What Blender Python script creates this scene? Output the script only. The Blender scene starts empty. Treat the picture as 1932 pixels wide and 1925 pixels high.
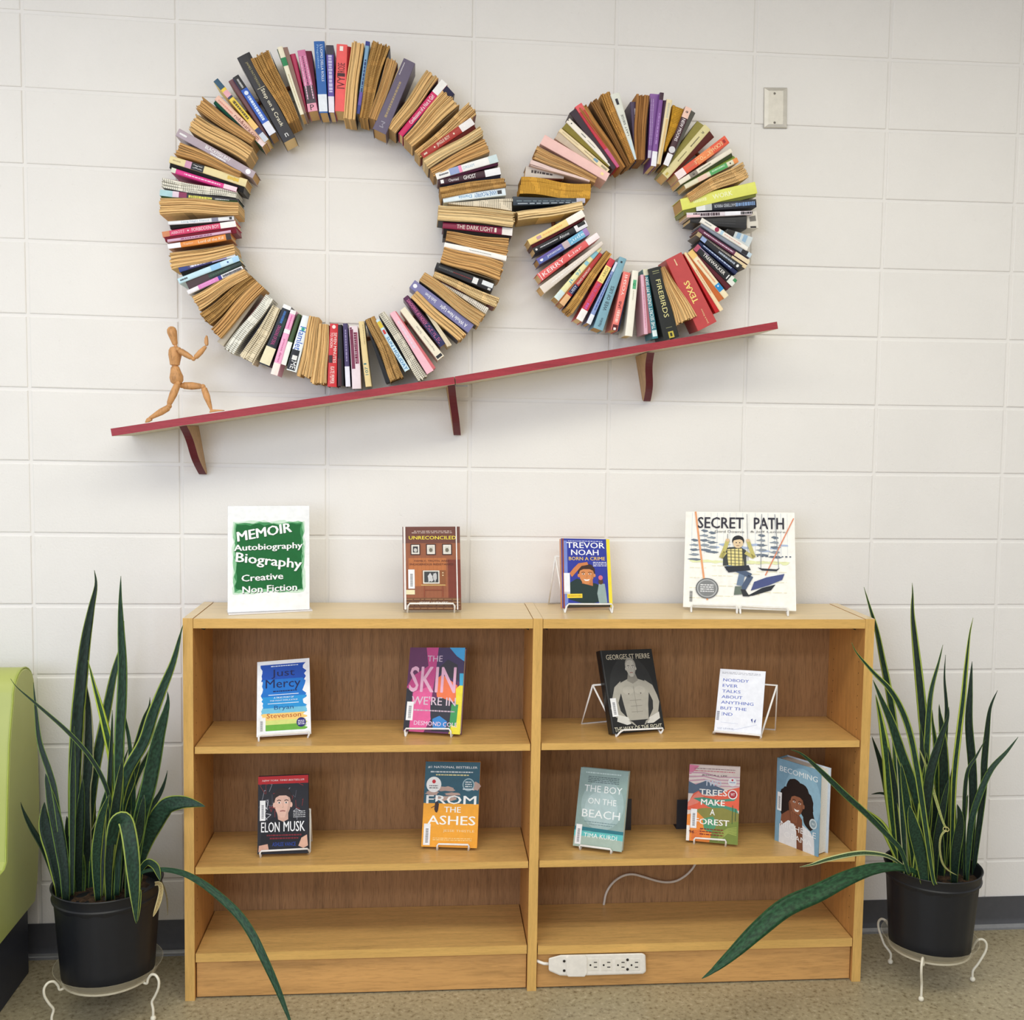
import bpy, bmesh, math, random
from mathutils import Vector, Matrix
random.seed(7)
S = bpy.context.scene
COL = S.collection

# ------------------------------------------------------------------ camera
CAM_POS = Vector((1.0628158113361104, -3.079125850136847, 1.527557434020707))
RR = ((0.9950681662599495, -0.09786627023589697, 0.01617212558238385),
      (0.009097175334403317, -0.07231100718989178, -0.9973406437321797),
      (0.09877543164672364, 0.9925690461571416, -0.0710640747051956))
FPX, CX, CY = 2003.1751254251238, 980.5818382178972, 959.8948952092365
cd = bpy.data.cameras.new('camera')
cam = bpy.data.objects.new('camera', cd); COL.objects.link(cam); S.camera = cam
r, d_, f_ = (Vector(x) for x in RR)
cam.matrix_world = Matrix(((r.x, -d_.x, -f_.x, CAM_POS.x), (r.y, -d_.y, -f_.y, CAM_POS.y),
                           (r.z, -d_.z, -f_.z, CAM_POS.z), (0, 0, 0, 1)))
cd.sensor_fit = 'HORIZONTAL'; cd.sensor_width = 36; cd.lens = FPX / 1932 * 36
cd.shift_x = (966 - CX) / 1932; cd.shift_y = (CY - 962.5) / 1932
cd.clip_start = 0.05

# ------------------------------------------------------------------ light and exposure
W = bpy.data.worlds.new('world'); S.world = W; W.use_nodes = True
W.node_tree.nodes['Background'].inputs[0].default_value = (0.95, 0.94, 0.93, 1)
W.node_tree.nodes['Background'].inputs[1].default_value = 0.74
S.view_settings.view_transform = 'Standard'; S.view_settings.look = 'None'
S.view_settings.exposure = 0.0; S.view_settings.gamma = 1.0
S.view_settings.use_curve_mapping = False

def area(name, loc, target, sx, sy, power, color):
    l = bpy.data.lights.new(name, 'AREA'); l.shape = 'RECTANGLE'; l.size = sx; l.size_y = sy
    l.energy = power; l.color = color
    o = bpy.data.objects.new(name, l); COL.objects.link(o); o.location = loc
    o.rotation_euler = (Vector(target) - Vector(loc)).to_track_quat('-Z', 'Y').to_euler()
    return o
area('window_daylight', (-1.2, -5.4, 1.9), (0.9, 0, 1.1), 2.4, 1.6, 56, (0.86, 0.98, 1.30))
area('window_daylight.001', (-2.9, -2.0, 1.5), (0.9, 0, 1.1), 1.6, 1.5, 8, (0.90, 0.98, 1.2))
area('ceiling_lamp', (1.2, -1.7, 2.98), (1.2, -1.7, 0), 4.2, 0.6, 47, (1.03, 1.0, 0.86))
area('ceiling_lamp.001', (1.2, -4.2, 2.98), (1.2, -4.2, 0), 4.2, 0.6, 66, (0.92, 1.0, 1.12))

# ------------------------------------------------------------------ pixel helpers (photograph pixels -> points on real planes)
def ray(u, v):
    a, b = (u - CX) / FPX, (v - CY) / FPX
    return r * a + d_ * b + f_
def on_y(u, v, y):
    q = ray(u, v); return CAM_POS + q * ((y - CAM_POS.y) / q.y)
def on_z(u, v, z):
    q = ray(u, v); return CAM_POS + q * ((z - CAM_POS.z) / q.z)
def on_x(u, v, x):
    q = ray(u, v); return CAM_POS + q * ((x - CAM_POS.x) / q.x)
def on_plane(u, v, p0, n):
    q = ray(u, v); return CAM_POS + q * ((p0 - CAM_POS).dot(n) / q.dot(n))
def pix(P):
    q = Vector(P) - CAM_POS; z = q.dot(f_)
    return FPX * q.dot(r) / z + CX, FPX * q.dot(d_) / z + CY

# ------------------------------------------------------------------ materials
def lin(c):
    return tuple(((x / 255) / 12.92 if x / 255 <= 0.04045 else ((x / 255 + 0.055) / 1.055) ** 2.4) for x in c) + (1,)
MATS = {}
def mat(c, rough=0.55, kind='flat', **k):
    """c = (r,g,b) 0..255; kind chooses the procedural recipe"""
    key = (tuple(c), rough, kind, tuple(sorted(k.items())))
    if key in MATS: return MATS[key]
    m = bpy.data.materials.new(kind + '_%d_%d_%d' % tuple(int(x) for x in c)); m.use_nodes = True
    nt = m.node_tree; N = nt.nodes; L = nt.links
    b = N['Principled BSDF']; b.inputs['Roughness'].default_value = rough
    b.inputs['Specular IOR Level'].default_value = k.get('spec', 0.35)
    if 'metal' in k: b.inputs['Metallic'].default_value = k['metal']
    base = lin(c)
    tc = N.new('ShaderNodeTexCoord'); mp = N.new('ShaderNodeMapping'); L.new(tc.outputs['Object'], mp.inputs[0])
    def noise(scale, detail=4, ro=0.6):
        n = N.new('ShaderNodeTexNoise'); n.inputs['Scale'].default_value = scale
        n.inputs['Detail'].default_value = detail; n.inputs['Roughness'].default_value = ro
        L.new(mp.outputs[0], n.inputs['Vector']); return n
    def ramp(src, stops):
        rp = N.new('ShaderNodeValToRGB'); e = rp.color_ramp.elements
        e[0].position, e[0].color = stops[0]; e[1].position, e[1].color = stops[-1]
        for s in stops[1:-1]:
            x = e.new(s[0]); x.color = s[1]
        L.new(src, rp.inputs[0]); return rp
    def mul(cc, f): return tuple(min(1, x * f) for x in cc[:3]) + (1,)
    def bump(src, strength, dist=0.001):
        bp = N.new('ShaderNodeBump'); bp.inputs['Strength'].default_value = strength
        bp.inputs['Distance'].default_value = dist; L.new(src, bp.inputs['Height'])
        L.new(bp.outputs[0], b.inputs['Normal'])
    if kind == 'flat':
        n = noise(k.get('scale', 60)); v = k.get('var', 0.06)
        rp = ramp(n.outputs[0], [(0.3, mul(base, 1 - v)), (0.7, mul(base, 1 + v))])
        L.new(rp.outputs[0], b.inputs['Base Color'])
    elif kind == 'wood':
        mp.inputs['Scale'].default_value = k.get('stretch', (1, 12, 12))
        n = noise(6, 6, 0.65); n2 = noise(45, 3)
        rp = ramp(n.outputs[0], [(0.3, mul(base, k.get('dark', 0.78))), (0.5, base), (0.72, mul(base, 1.14))])
        mx = N.new('ShaderNodeMixRGB'); mx.blend_type = 'MULTIPLY'; mx.inputs[0].default_value = k.get('grain', 0.35)
        rp2 = ramp(n2.outputs[0], [(0.35, (0.45, 0.42, 0.4, 1)), (0.5, (1, 1, 1, 1))])
        L.new(rp.outputs[0], mx.inputs[1]); L.new(rp2.outputs[0], mx.inputs[2])
        L.new(mx.outputs[0], b.inputs['Base Color']); bump(n2.outputs[0], 0.12)
    elif kind == 'wall':
        mp.inputs['Location'].default_value = k.get('off', (0, 0, 0))
        n = noise(3, 3); rp = ramp(n.outputs[0], [(0.3, mul(base, 0.97)), (0.7, mul(base, 1.015))])
        L.new(rp.outputs[0], b.inputs['Base Color'])
        n2 = noise(150, 5, 0.62)
        vo = N.new('ShaderNodeTexVoronoi'); vo.inputs['Scale'].default_value = 95
        n3 = noise(40, 2); ad = N.new('ShaderNodeMixRGB'); ad.inputs[0].default_value = 0.06
        L.new(mp.outputs[0], ad.inputs[1]); L.new(n3.outputs['Color'], ad.inputs[2]); L.new(ad.outputs[0], vo.inputs['Vector'])
        rv = ramp(vo.outputs['Distance'], [(0.0, (0, 0, 0, 1)), (0.16, (1, 1, 1, 1))])
        n4 = noise(28, 2); rk = ramp(n4.outputs[0], [(0.56, (1, 1, 1, 1)), (0.64, (0, 0, 0, 1))])
        mxx = N.new('ShaderNodeMath'); mxx.operation = 'MAXIMUM'; L.new(rv.outputs[0], mxx.inputs[0]); L.new(rk.outputs[0], mxx.inputs[1])
        mm = N.new('ShaderNodeMath'); mm.operation = 'ADD'; L.new(mxx.outputs[0], mm.inputs[0]); L.new(n2.outputs[0], mm.inputs[1])
        bump(mm.outputs[0], k.get('bs', 0.55), 0.0016)
    elif kind == 'floor':
        n = noise(75, 3, 0.5); n2 = noise(130, 2, 0.5); n3 = noise(6, 2)
        rp = ramp(n.outputs[0], [(0.30, lin((128, 114, 84))), (0.42, mul(base, 0.92)), (0.5, base), (0.60, mul(base, 1.05)), (0.70, lin((196, 186, 158)))])
        rp2 = ramp(n2.outputs[0], [(0.32, lin((120, 100, 76))), (0.37, (1, 1, 1, 1))])
        mx = N.new('ShaderNodeMixRGB'); mx.blend_type = 'MULTIPLY'; mx.inputs[0].default_value = 0.55
        L.new(rp.outputs[0], mx.inputs[1]); L.new(rp2.outputs[0], mx.inputs[2])
        rp3 = ramp(n3.outputs[0], [(0.35, (0.9, 0.9, 0.9, 1)), (0.65, (1, 1, 1, 1))])
        m3 = N.new('ShaderNodeMixRGB'); m3.blend_type = 'MULTIPLY'; m3.inputs[0].default_value = 1
        L.new(mx.outputs[0], m3.inputs[1]); L.new(rp3.outputs[0], m3.inputs[2])
        L.new(m3.outputs[0], b.inputs['Base Color'])
    elif kind == 'pages':                       # edges of aged leaves: streaks along local x, text dashes across
        mp.inputs['Scale'].default_value = (6, 90, 30)
        n = noise(9, 5, 0.7)
        rp = ramp(n.outputs[0], [(0.25, mul(base, 0.55)), (0.38, mul(base, 0.86)), (0.5, base), (0.75, mul(base, 1.15))])
        out = rp.outputs[0]
        if k.get('text'):
            wv = N.new('ShaderNodeTexWave'); wv.bands_direction = 'X'; wv.inputs['Scale'].default_value = k.get('tscale', 62)
            wv.inputs['Distortion'].default_value = 1.2; wv.inputs['Detail'].default_value = 1
            L.new(tc.outputs['Object'], wv.inputs['Vector'])
            nn = N.new('ShaderNodeTexNoise'); nn.inputs['Scale'].default_value = 30; L.new(tc.outputs['Object'], nn.inputs['Vector'])
            ma = N.new('ShaderNodeMath'); ma.operation = 'MULTIPLY'; L.new(wv.outputs['Fac'], ma.inputs[0])
            rk = ramp(nn.outputs[0], [(0.38, (0, 0, 0, 1)), (0.46, (1, 1, 1, 1))]); L.new(rk.outputs[0], ma.inputs[1])
            rt = ramp(ma.outputs[0], [(0.58, (0, 0, 0, 1)), (0.8, (0.75, 0.75, 0.75, 1))])
            mx = N.new('ShaderNodeMixRGB'); mx.inputs[2].default_value = mul(base, 0.30)
            L.new(rt.outputs[0], mx.inputs[0]); L.new(out, mx.inputs[1]); out = mx.outputs[0]
        L.new(out, b.inputs['Base Color']); bump(n.outputs[0], 0.25)
    elif kind == 'leaf':
        uv = N.new('ShaderNodeUVMap'); sp = N.new('ShaderNodeSeparateXYZ'); L.new(uv.outputs[0], sp.inputs[0])
        edge = k['edge']; w = k.get('ew', 0.16)
        ma = N.new('ShaderNodeMath'); ma.operation = 'SUBTRACT'; ma.inputs[1].default_value = 0.5; L.new(sp.outputs[0], ma.inputs[0])
        mb = N.new('ShaderNodeMath'); mb.operation = 'ABSOLUTE'; L.new(ma.outputs[0], mb.inputs[0])
        n0 = noise(14, 2); mc = N.new('ShaderNodeMath'); mc.operation = 'MULTIPLY_ADD'; mc.inputs[1].default_value = 0.10
        L.new(n0.outputs[0], mc.inputs[0]); L.new(mb.outputs[0], mc.inputs[2])
        rp = ramp(mc.outputs[0], [(0.55 - w - 0.02, (0, 0, 0, 1)), (0.55 - w + 0.02, (1, 1, 1, 1))])
        wv = N.new('ShaderNodeTexNoise'); wv.inputs['Scale'].default_value = 5; wv.inputs['Detail'].default_value = 3
        m2 = N.new('ShaderNodeMapping'); m2.inputs['Scale'].default_value = (1.2, 9, 1); L.new(uv.outputs[0], m2.inputs[0]); L.new(m2.outputs[0], wv.inputs['Vector'])
        rb = ramp(wv.outputs[0], [(0.38, mul(base, 0.62)), (0.5, base), (0.62, mul(base, 1.45))])
        mx = N.new('ShaderNodeMixRGB'); mx.inputs[2].default_value = lin(edge)
        L.new(rp.outputs[0], mx.inputs[0]); L.new(rb.outputs[0], mx.inputs[1]); L.new(mx.outputs[0], b.inputs['Base Color'])
    elif kind == 'clear':
        b.inputs['Base Color'].default_value = base
        b.inputs['Alpha'].default_value = k.get('alpha', 0.3)
    elif kind == 'soil':
        n = noise(60, 6, 0.75)
        rp = ramp(n.outputs[0], [(0.35, mul(base, 0.3)), (0.5, base), (0.66, mul(base, 2.2))])
        L.new(rp.outputs[0], b.inputs['Base Color']); bump(n.outputs[0], 1.0, 0.01)
    MATS[key] = m; return m

# ------------------------------------------------------------------ mesh collector
class MB:
    def __init__(s): s.v, s.f, s.m, s.mats, s.uv = [], [], [], [], {}
    def mi(s, m):
        if m not in s.mats: s.mats.append(m)
        return s.mats.index(m)
    def face(s, pts, m, uv=None):
        i = len(s.v); s.v += [Vector(p) for p in pts]; s.f.append(list(range(i, i + len(pts)))); s.m.append(s.mi(m))
        if uv: s.uv[len(s.f) - 1] = uv
    def grid(s, rows, m, closed=False, caps=False, uvs=None):
        """rows: list of rings (lists of points)"""
        k = s.mi(m); i0 = len(s.v); n = len(rows[0])
        for rw in rows: s.v += [Vector(p) for p in rw]
        for a in range(len(rows) - 1):
            for c in range(n if closed else n - 1):
                c2 = (c + 1) % n
                s.f.append([i0 + a * n + c, i0 + a * n + c2, i0 + (a + 1) * n + c2, i0 + (a + 1) * n + c]); s.m.append(k)
                if uvs: s.uv[len(s.f) - 1] = [uvs[a][c], uvs[a][c2], uvs[a + 1][c2], uvs[a + 1][c]]
        if caps:
            s.f.append([i0 + c for c in range(n)][::-1]); s.m.append(k)
            s.f.append([i0 + (len(rows) - 1) * n + c for c in range(n)]); s.m.append(k)
    def box(s, a, b, m):
        x0, y0, z0 = a; x1, y1, z1 = b
        p = [(x0, y0, z0), (x1, y0, z0), (x1, y1, z0), (x0, y1, z0), (x0, y0, z1), (x1, y0, z1), (x1, y1, z1), (x0, y1, z1)]
        i = len(s.v); s.v += [Vector(q) for q in p]; k = s.mi(m)
        for q in ((3, 2, 1, 0), (4, 5, 6, 7), (0, 1, 5, 4), (1, 2, 6, 5), (2, 3, 7, 6), (3, 0, 4, 7)):
            s.f.append([i + t for t in q]); s.m.append(k)
    def prism(s, prof, off, m):
        """prof: ring of points, off: vector"""
        off = Vector(off); s.grid([[Vector(p) for p in prof], [Vector(p) + off for p in prof]], m, True, True)
    def tube(s, pts, rad, m, n=8, caps=True):
        pts = [Vector(p) for p in pts]; rows = []; up = None
        for i, p in enumerate(pts):
            t = (pts[min(i + 1, len(pts) - 1)] - pts[max(i - 1, 0)])
            if t.length < 1e-9: t = Vector((0, 0, 1))
            t.normalize()
            if up is None: up = Vector((0, 0, 1)) if abs(t.z) < 0.9 else Vector((1, 0, 0))
            a = t.cross(up).normalized(); b = a.cross(t).normalized(); up = b
            rd = rad[i] if isinstance(rad, (list, tuple)) else rad
            rows.append([p + a * math.cos(2 * math.pi * k / n) * rd + b * math.sin(2 * math.pi * k / n) * rd for k in range(n)])
        s.grid(rows, m, True, caps)
    def lathe(s, prof, m, n=32, c=(0, 0, 0)):
        c = Vector(c)
        s.grid([[c + Vector((q[0] * math.cos(2 * math.pi * k / n), q[0] * math.sin(2 * math.pi * k / n), q[1])) for k in range(n)] for q in prof], m, True)
    def ball(s, c, rd, m, n=10):
        prof = [(max(1e-5, rd * math.sin(math.pi * i / n)), -rd * math.cos(math.pi * i / n)) for i in range(n + 1)]
        s.lathe(prof, m, n + 2, c)
    def build(s, name, parent=None, base=None, smooth=False, bevel=0, seg=2, recalc=True, **props):
        base = Vector(base) if base is not None else Vector((0, 0, 0))
        me = bpy.data.meshes.new(name)
        me.from_pydata([tuple(p - base) for p in s.v], [], s.f)
        for m in s.mats: me.materials.append(m)
        me.polygons.foreach_set('material_index', s.m)
        if s.uv:
            ul = me.uv_layers.new(name='UVMap')
            for pi, uv in s.uv.items():
                for li, c in zip(me.polygons[pi].loop_indices, uv): ul.data[li].uv = c
        if recalc:
            bm = bmesh.new(); bm.from_mesh(me); bmesh.ops.recalc_face_normals(bm, faces=bm.faces); bm.to_mesh(me); bm.free()
        if smooth: me.polygons.foreach_set('use_smooth', [True] * len(me.polygons))
        me.update()
        o = bpy.data.objects.new(name, me); COL.objects.link(o)
        if parent is not None: o.parent = parent
        elif base.length: o.location = base
        if bevel:
            bv = o.modifiers.new('bevel', 'BEVEL'); bv.width = bevel; bv.segments = seg; bv.limit_method = 'ANGLE'
        if smooth == 'auto':
            me.polygons.foreach_set('use_smooth', [True] * len(me.polygons))
            me.set_sharp_from_angle(angle=math.radians(35))
        for a, b in props.items(): o[a] = b
        return o

def thing(name, label, cat, loc=(0, 0, 0), group=None, rot=None):
    o = bpy.data.objects.new(name, None); COL.objects.link(o); o.location = loc; o.empty_display_size = 0.05
    o['label'] = label; o['category'] = cat
    if group: o['group'] = group
    if rot is not None: o.rotation_euler = rot
    return o
def tag(o, label, cat, group=None):
    o['label'] = label; o['category'] = cat
    if group: o['group'] = group
    return o

# flat lettering: outline of the built-in font as triangles, cached, centred, 1 x 1
GLYPH = {}
def glyphs(text, bold=0.0, shear=0.0):
    key = (text, bold, shear)
    if key in GLYPH: return GLYPH[key]
    cu = bpy.data.curves.new('t', 'FONT'); cu.body = text; cu.resolution_u = 2; cu.offset = bold; cu.shear = shear
    cu.space_character = 1.0
    ob = bpy.data.objects.new('t', cu)
    me = bpy.data.meshes.new_from_object(ob)
    vs = [(v.co.x, v.co.y) for v in me.vertices]; fs = [list(p.vertices) for p in me.polygons]
    bpy.data.objects.remove(ob); bpy.data.curves.remove(cu); bpy.data.meshes.remove(me)
    x0 = min(v[0] for v in vs); x1 = max(v[0] for v in vs); y0 = min(v[1] for v in vs); y1 = max(v[1] for v in vs)
    vs = [((x - (x0 + x1) / 2) / max(x1 - x0, 1e-6), (y - (y0 + y1) / 2) / max(y1 - y0, 1e-6)) for x, y in vs]
    GLYPH[key] = (vs, fs, (x1 - x0) / max(y1 - y0, 1e-6)); return GLYPH[key]

def smooth_pts(P, M=6):
    P = [Vector(p) for p in P]; R_ = []
    for i in range(len(P) - 1):
        p0, p1, p2, p3 = P[max(i - 1, 0)], P[i], P[i + 1], P[min(i + 2, len(P) - 1)]
        for k in range(M):
            t = k / M; R_.append(0.5 * ((2 * p1) + (-p0 + p2) * t + (2 * p0 - 5 * p1 + 4 * p2 - p3) * t * t + (-p0 + 3 * p1 - 3 * p2 + p3) * t ** 3))
    return R_ + [P[-1]]

class Print:
    """flat print laid on a surface: map(u, v, layer) -> point"""
    def __init__(s, mp): s.map = mp; s.mb = MB(); s.k = 0
    def poly(s, pts, c, rough=0.45):
        s.k += 1; s.mb.face([s.map(u, v, s.k) for u, v in pts], mat(c, rough))
    def rect(s, x0, y0, x1, y1, c, **k): s.poly([(x0, y0), (x1, y0), (x1, y1), (x0, y1)], c, **k)
    def ell(s, cx, cy, rx, ry, c, n=20, a0=0, rot=0):
        cr, sr = math.cos(rot), math.sin(rot)
        pts = []
        for i in range(n):
            a = 2 * math.pi * i / n + a0; x, y = rx * math.cos(a), ry * math.sin(a)
            pts.append((cx + x * cr - y * sr, cy + x * sr + y * cr))
        s.poly(pts, c)
    def blob(s, cx, cy, rx, ry, c, jag=0.15, n=26, seed=1):
        rd = random.Random(seed); s.poly([(cx + rx * (1 + rd.uniform(-jag, jag)) * math.cos(2 * math.pi * i / n), cy + ry * (1 + rd.uniform(-jag, jag)) * math.sin(2 * math.pi * i / n)) for i in range(n)], c)
    def line(s, pts, w, c):
        s.k += 1
        for (x0, y0), (x1, y1) in zip(pts, pts[1:]):
            dx, dy = x1 - x0, y1 - y0; L = math.hypot(dx, dy) or 1; nx, ny = -dy / L * w / 2, dx / L * w / 2
            s.mb.face([s.map(x0 + nx, y0 + ny, s.k), s.map(x1 + nx, y1 + ny, s.k), s.map(x1 - nx, y1 - ny, s.k), s.map(x0 - nx, y0 - ny, s.k)], mat(c, 0.45))
    def text(s, t, cx, cy, w, h, c, bold=0.012, rot=0, shear=0, rough=0.4):
        s.k += 1; vs, fs, ar = glyphs(t, 0.0, shear); m = mat(c, rough); k = s.mb.mi(m)
        cr, sr = math.cos(rot), math.sin(rot); e = 0.9 * bold * w / max(2, len(t))
        for q, (ex, ey) in enumerate(((0, 0),) if bold < 0.008 else ((-e, 0), (e, 0), (0, e * h / w * 2), (0, -e * h / w * 2)) if bold > 0.024 else ((-e, 0), (e, 0))):
            i0 = len(s.mb.v)
            for x, y in vs:
                x, y = x * w + ex, y * h + ey; s.mb.v.append(s.map(cx + x * cr - y * sr, cy + x * sr + y * cr, s.k + q * 0.25))
            for f in fs: s.mb.f.append([i0 + i for i in f]); s.mb.m.append(k)
    def dashes(s, x0, x1, cy, h, c, seed=0, gap=0.25, n=None):
        rd = random.Random(seed); x = x0; s.k += 1; m = mat(c, 0.45); L = x1 - x0
        n = n or 12
        while x < x1:
            w = L / n * rd.uniform(0.5, 1.6); e = min(x + w, x1)
            hh = h * rd.uniform(0.75, 1)
            s.mb.face([s.map(x, cy - hh / 2, s.k), s.map(e, cy - hh / 2, s.k), s.map(e, cy + hh / 2, s.k), s.map(x, cy + hh / 2, s.k)], m)
            x = e + L / n * gap
    def build(s, name='print', parent=None, base=None): return s.mb.build(name, parent, base, recalc=False)

# ------------------------------------------------------------------ the room
def warp(c, r_):
    c = min(max(c, -0.3), 7.4) / 7; q = min(max(r_, -0.5), 12.4) / 12
    B = (1, c, q, c * c, c * q, q * q, c * c * q, c * q * q)
    wx = (-4.995082, 12.4912348, 8.6964374, -7.4704787, -16.4508313, -2.1516534, 6.8686306, 8.2832529)
    wy = (-1.8497823, 27.0666417, 6.8135905, -24.955667, -34.4222123, -14.1871958, 30.4182250, 3.9567437)
    return sum(a * b for a, b in zip(B, wx)), sum(a * b for a, b in zip(B, wy))
def gridpt(c, r_):
    P = Vector((c * 0.4064, 0, (13 - r_) * 0.2032))
    u, v = pix(P); du, dv = warp(c, r_); return on_y(u + du, v + dv, 0)

WALLC = (237, 234, 230)
mb = MB(); mb.box((-3.4, 0.0035, 0), (5.6, 0.12, 3.02), mat(WALLC, 0.6, 'wall', bs=0.25))
wall = mb.build('wall_back', kind='structure')
J = 0.0048
bl_mats = [mat(WALLC, 0.6, 'wall', off=(i * 1.7, 0, i * 0.9)) for i in range(3)]
for c in range(-8, 13):
    for q in range(-2, 13):
        if c < -1 or c > 7:
            cor = [Vector((cc * 0.4064, 0, (13 - rr) * 0.2032)) for cc, rr in ((c, q + 1), (c + 1, q + 1), (c + 1, q), (c, q))]
            if c == -2: cor[1], cor[2] = gridpt(-1, q + 1), gridpt(-1, q)
            if c == 8: cor[0], cor[3] = gridpt(8, q + 1), gridpt(8, q)
        else:
            cor = [gridpt(c, q + 1), gridpt(c + 1, q + 1), gridpt(c + 1, q), gridpt(c, q)]
        if q == -2:
            for i in (2, 3): cor[i].z = min(cor[i].z, 3.0)
        pr_ = random.uniform(-0.0007, 0.0007)
        sg = ((1, 1), (-1, 1), (-1, -1), (1, -1))
        ring = lambda j, y: [Vector((p.x + a * j, y, p.z + b * j)) for p, (a, b) in zip(cor, sg)]
        mb = MB(); mb.grid([ring(J, 0.004), ring(J, 0.0012 + pr_), ring(J + 0.0022, pr_)], random.choice(bl_mats), True)
        mb.face(ring(J + 0.0022, pr_), mb.mats[0])
        ctr = sum(cor, Vector()) / 4
        o = mb.build('block', None, (0, 0, 0)); o.parent = wall

mb = MB(); mb.box((-3.4, -6.5, -0.1), (5.6, 0.12, 0), mat((172, 160, 130), 0.38, 'floor')); mb.build('floor', kind='structure')
mb = MB(); mb.box((-3.4, -6.5, 3.02), (5.6, 0.12, 3.1), mat((225, 224, 220), 0.8)); mb.build('ceiling', kind='structure')
# vinyl cove base with a rounded toe
mb = MB(); bm_ = mat((74, 75, 80), 0.4, spec=0.5)
prof = [(0, 0.098), (-0.003, 0.098), (-0.0035, 0.03), (-0.006, 0.016), (-0.012, 0.007), (-0.02, 0.003), (-0.022, 0.0), (0, 0)]
mb.prism([(-3.4, y, z) for y, z in prof], (9.0, 0, 0), bm_); bb_ = mb.build('baseboard_back', kind='structure', smooth='auto')
mb = MB(); tp = [(-0.0095, 0.0125), (-0.0135, 0.0085), (-0.0185, 0.0052), (-0.0230, 0.0034), (-0.0232, 0.0003), (-0.002, 0.0003), (-0.002, 0.0125)]
mb.prism([(-3.4, y, z) for y, z in tp], (9.0, 0, 0), mat((150, 152, 156), 0.16, spec=0.8, metal=0.4)); o = mb.build('toe_highlight', bb_, smooth='auto')  # paler shiny strip added along the toe to stand in for its highlight

# ------------------------------------------------------------------ double bookcase
ANG = -0.013
WOODC = (216, 172, 98)
BX0, BX1, BC0, BC1, BF, BB, BT = 0.4695673868 - 1.4, 2.3297897489 - 1.4, 1.3860319389 - 1.4, 1.4113866841 - 1.4, -0.2858034, -0.0187595, 1.0325366
TH = 0.02557
wE = mat(WOODC, 0.4, 'wood', grain=0.18, dark=0.9)                      # runs along x
wV = mat(WOODC, 0.4, 'wood', stretch=(12, 12, 1), grain=0.18, dark=0.88)  # runs along z
wK = mat((208, 158, 96), 0.42, 'wood', stretch=(0.5, 5, 5), grain=0.25, dark=0.72)
wS = mat((212, 170, 104), 0.35, 'wood', grain=0.35, dark=0.82, spec=0.5)
wT = mat((226, 202, 158), 0.3, 'wood', grain=0.12, dark=0.93, spec=0.5)
wI = mat((196, 142, 80), 0.45, 'wood', stretch=(12, 12, 1), grain=0.25, dark=0.84)
wB = mat((158, 118, 78), 0.55, 'wood', stretch=(14, 14, 0.6), grain=0.55, dark=0.72)
bc = thing('bookcase', 'long low double bookcase of light oak with dark back, against the block wall', 'bookcase', (1.4, 0, 0), rot=(0, 0, ANG))
def bbox(name, a, b, m, bev=0.0012, parent=None):
    mb = MB(); mb.box(a, b, m); return mb.build(name, parent or bc, bevel=bev)
for nm, a, b in (('side_panel', BX0, BX0 + TH), ('side_panel', BX1 - TH, BX1), ('center_panel', BC0, BC1)):
    sp_ = bbox(nm, (a, BF + 0.001, 0), (b, BB, BT), wI)
    mb = MB(); mb.box((a - 0.0001, BF - 0.0006, 0), (b + 0.0001, BF + 0.0014, BT + 0.0001), wV); mb.build('edge_strip', sp_, bevel=0.0006)
    mb = MB(); mb.box((a, BF + 0.0014, BT - 0.0002), (b, BB, BT + 0.0003), wT); mb.build('top_edge', sp_)
SZ = {0: (0.6905, 0.3650, 0.1300), 1: (0.6918, 0.3658, 0.1268)}
for i, (a, b) in enumerate(((BX0 + TH + 0.0012, BC0 - 0.0008), (BC1 + 0.0012, BX1 - TH - 0.0008))):
    bbox('top_panel', (a, BF + 0.001, BT - 0.0262), (b, BB, BT - 0.0008), wT)
    mb = MB(); mb.box((a, BF - 0.0002, BT - 0.0262), (b, BF + 0.0022, BT - 0.0009), wE); mb.build('edge_strip', bc, label='pale oak lipping')
    for j, z in enumerate(SZ[i]):
        t = 0.0185 if j < 2 else 0.0235
        y0 = BF + 0.004 if j < 2 else BF + 0.001
        s_ = bbox('shelf', (a + 0.0015, y0 + 0.0004, z - t), (b - 0.0015, BB - 0.012, z), wS, 0.0008)
        mb = MB(); mb.box((a + 0.0015, y0 - 0.0012, z - t), (b - 0.0015, y0 + 0.0004, z - 0.0002), wE); mb.build('edge_strip', s_)
    bbox('kick_board', (a + 0.001, BF + 0.012, 0.004), (b - 0.001, BF + 0.030, SZ[i][2] - 0.0235), wK)
    bbox('back_panel', (a - 0.004, BB - 0.011, 0.03), (b + 0.004, BB - 0.004, BT - 0.026), wB, 0)
    for x, sx in ((a + 0.012, 1), (b - 0.012, -1)):       # small dark corner fixings under the top
        mb = MB(); zz = BT - 0.0262
        mb.prism([(x - 0.007, BF + 0.05, zz), (x + 0.007, BF + 0.05, zz), (x + 0.006, BF + 0.05, zz - 0.014), (x - 0.004, BF + 0.05, zz - 0.010)], (0, 0.03, 0), mat((30, 26, 26), 0.5))
        mb.build('corner_fixing', bc)
# rows of shelf-pin holes on the side facing the camera
mb = MB(); hm = mat((70, 48, 28), 0.8)
for x, nx in ((BX1 - TH - 0.0003, -1), (BX0 + TH + 0.0003, 1), (BC0 - 0.0003, -1), (BC1 + 0.0003, 1)):
    for yy in (BF + 0.035, BB - 0.05):
        for k in range(24):
            z = 0.17 + k * 0.032
            if any(abs(z - s + 0.01) < 0.016 for s in SZ[0]): continue
            mb.face([(x, yy + 0.002 * math.cos(t * math.pi / 3), z + 0.002 * math.sin(t * math.pi / 3)) for t in range(6)], hm)
mb.build('pin_holes', bc, kind='stuff', recalc=False)

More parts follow.
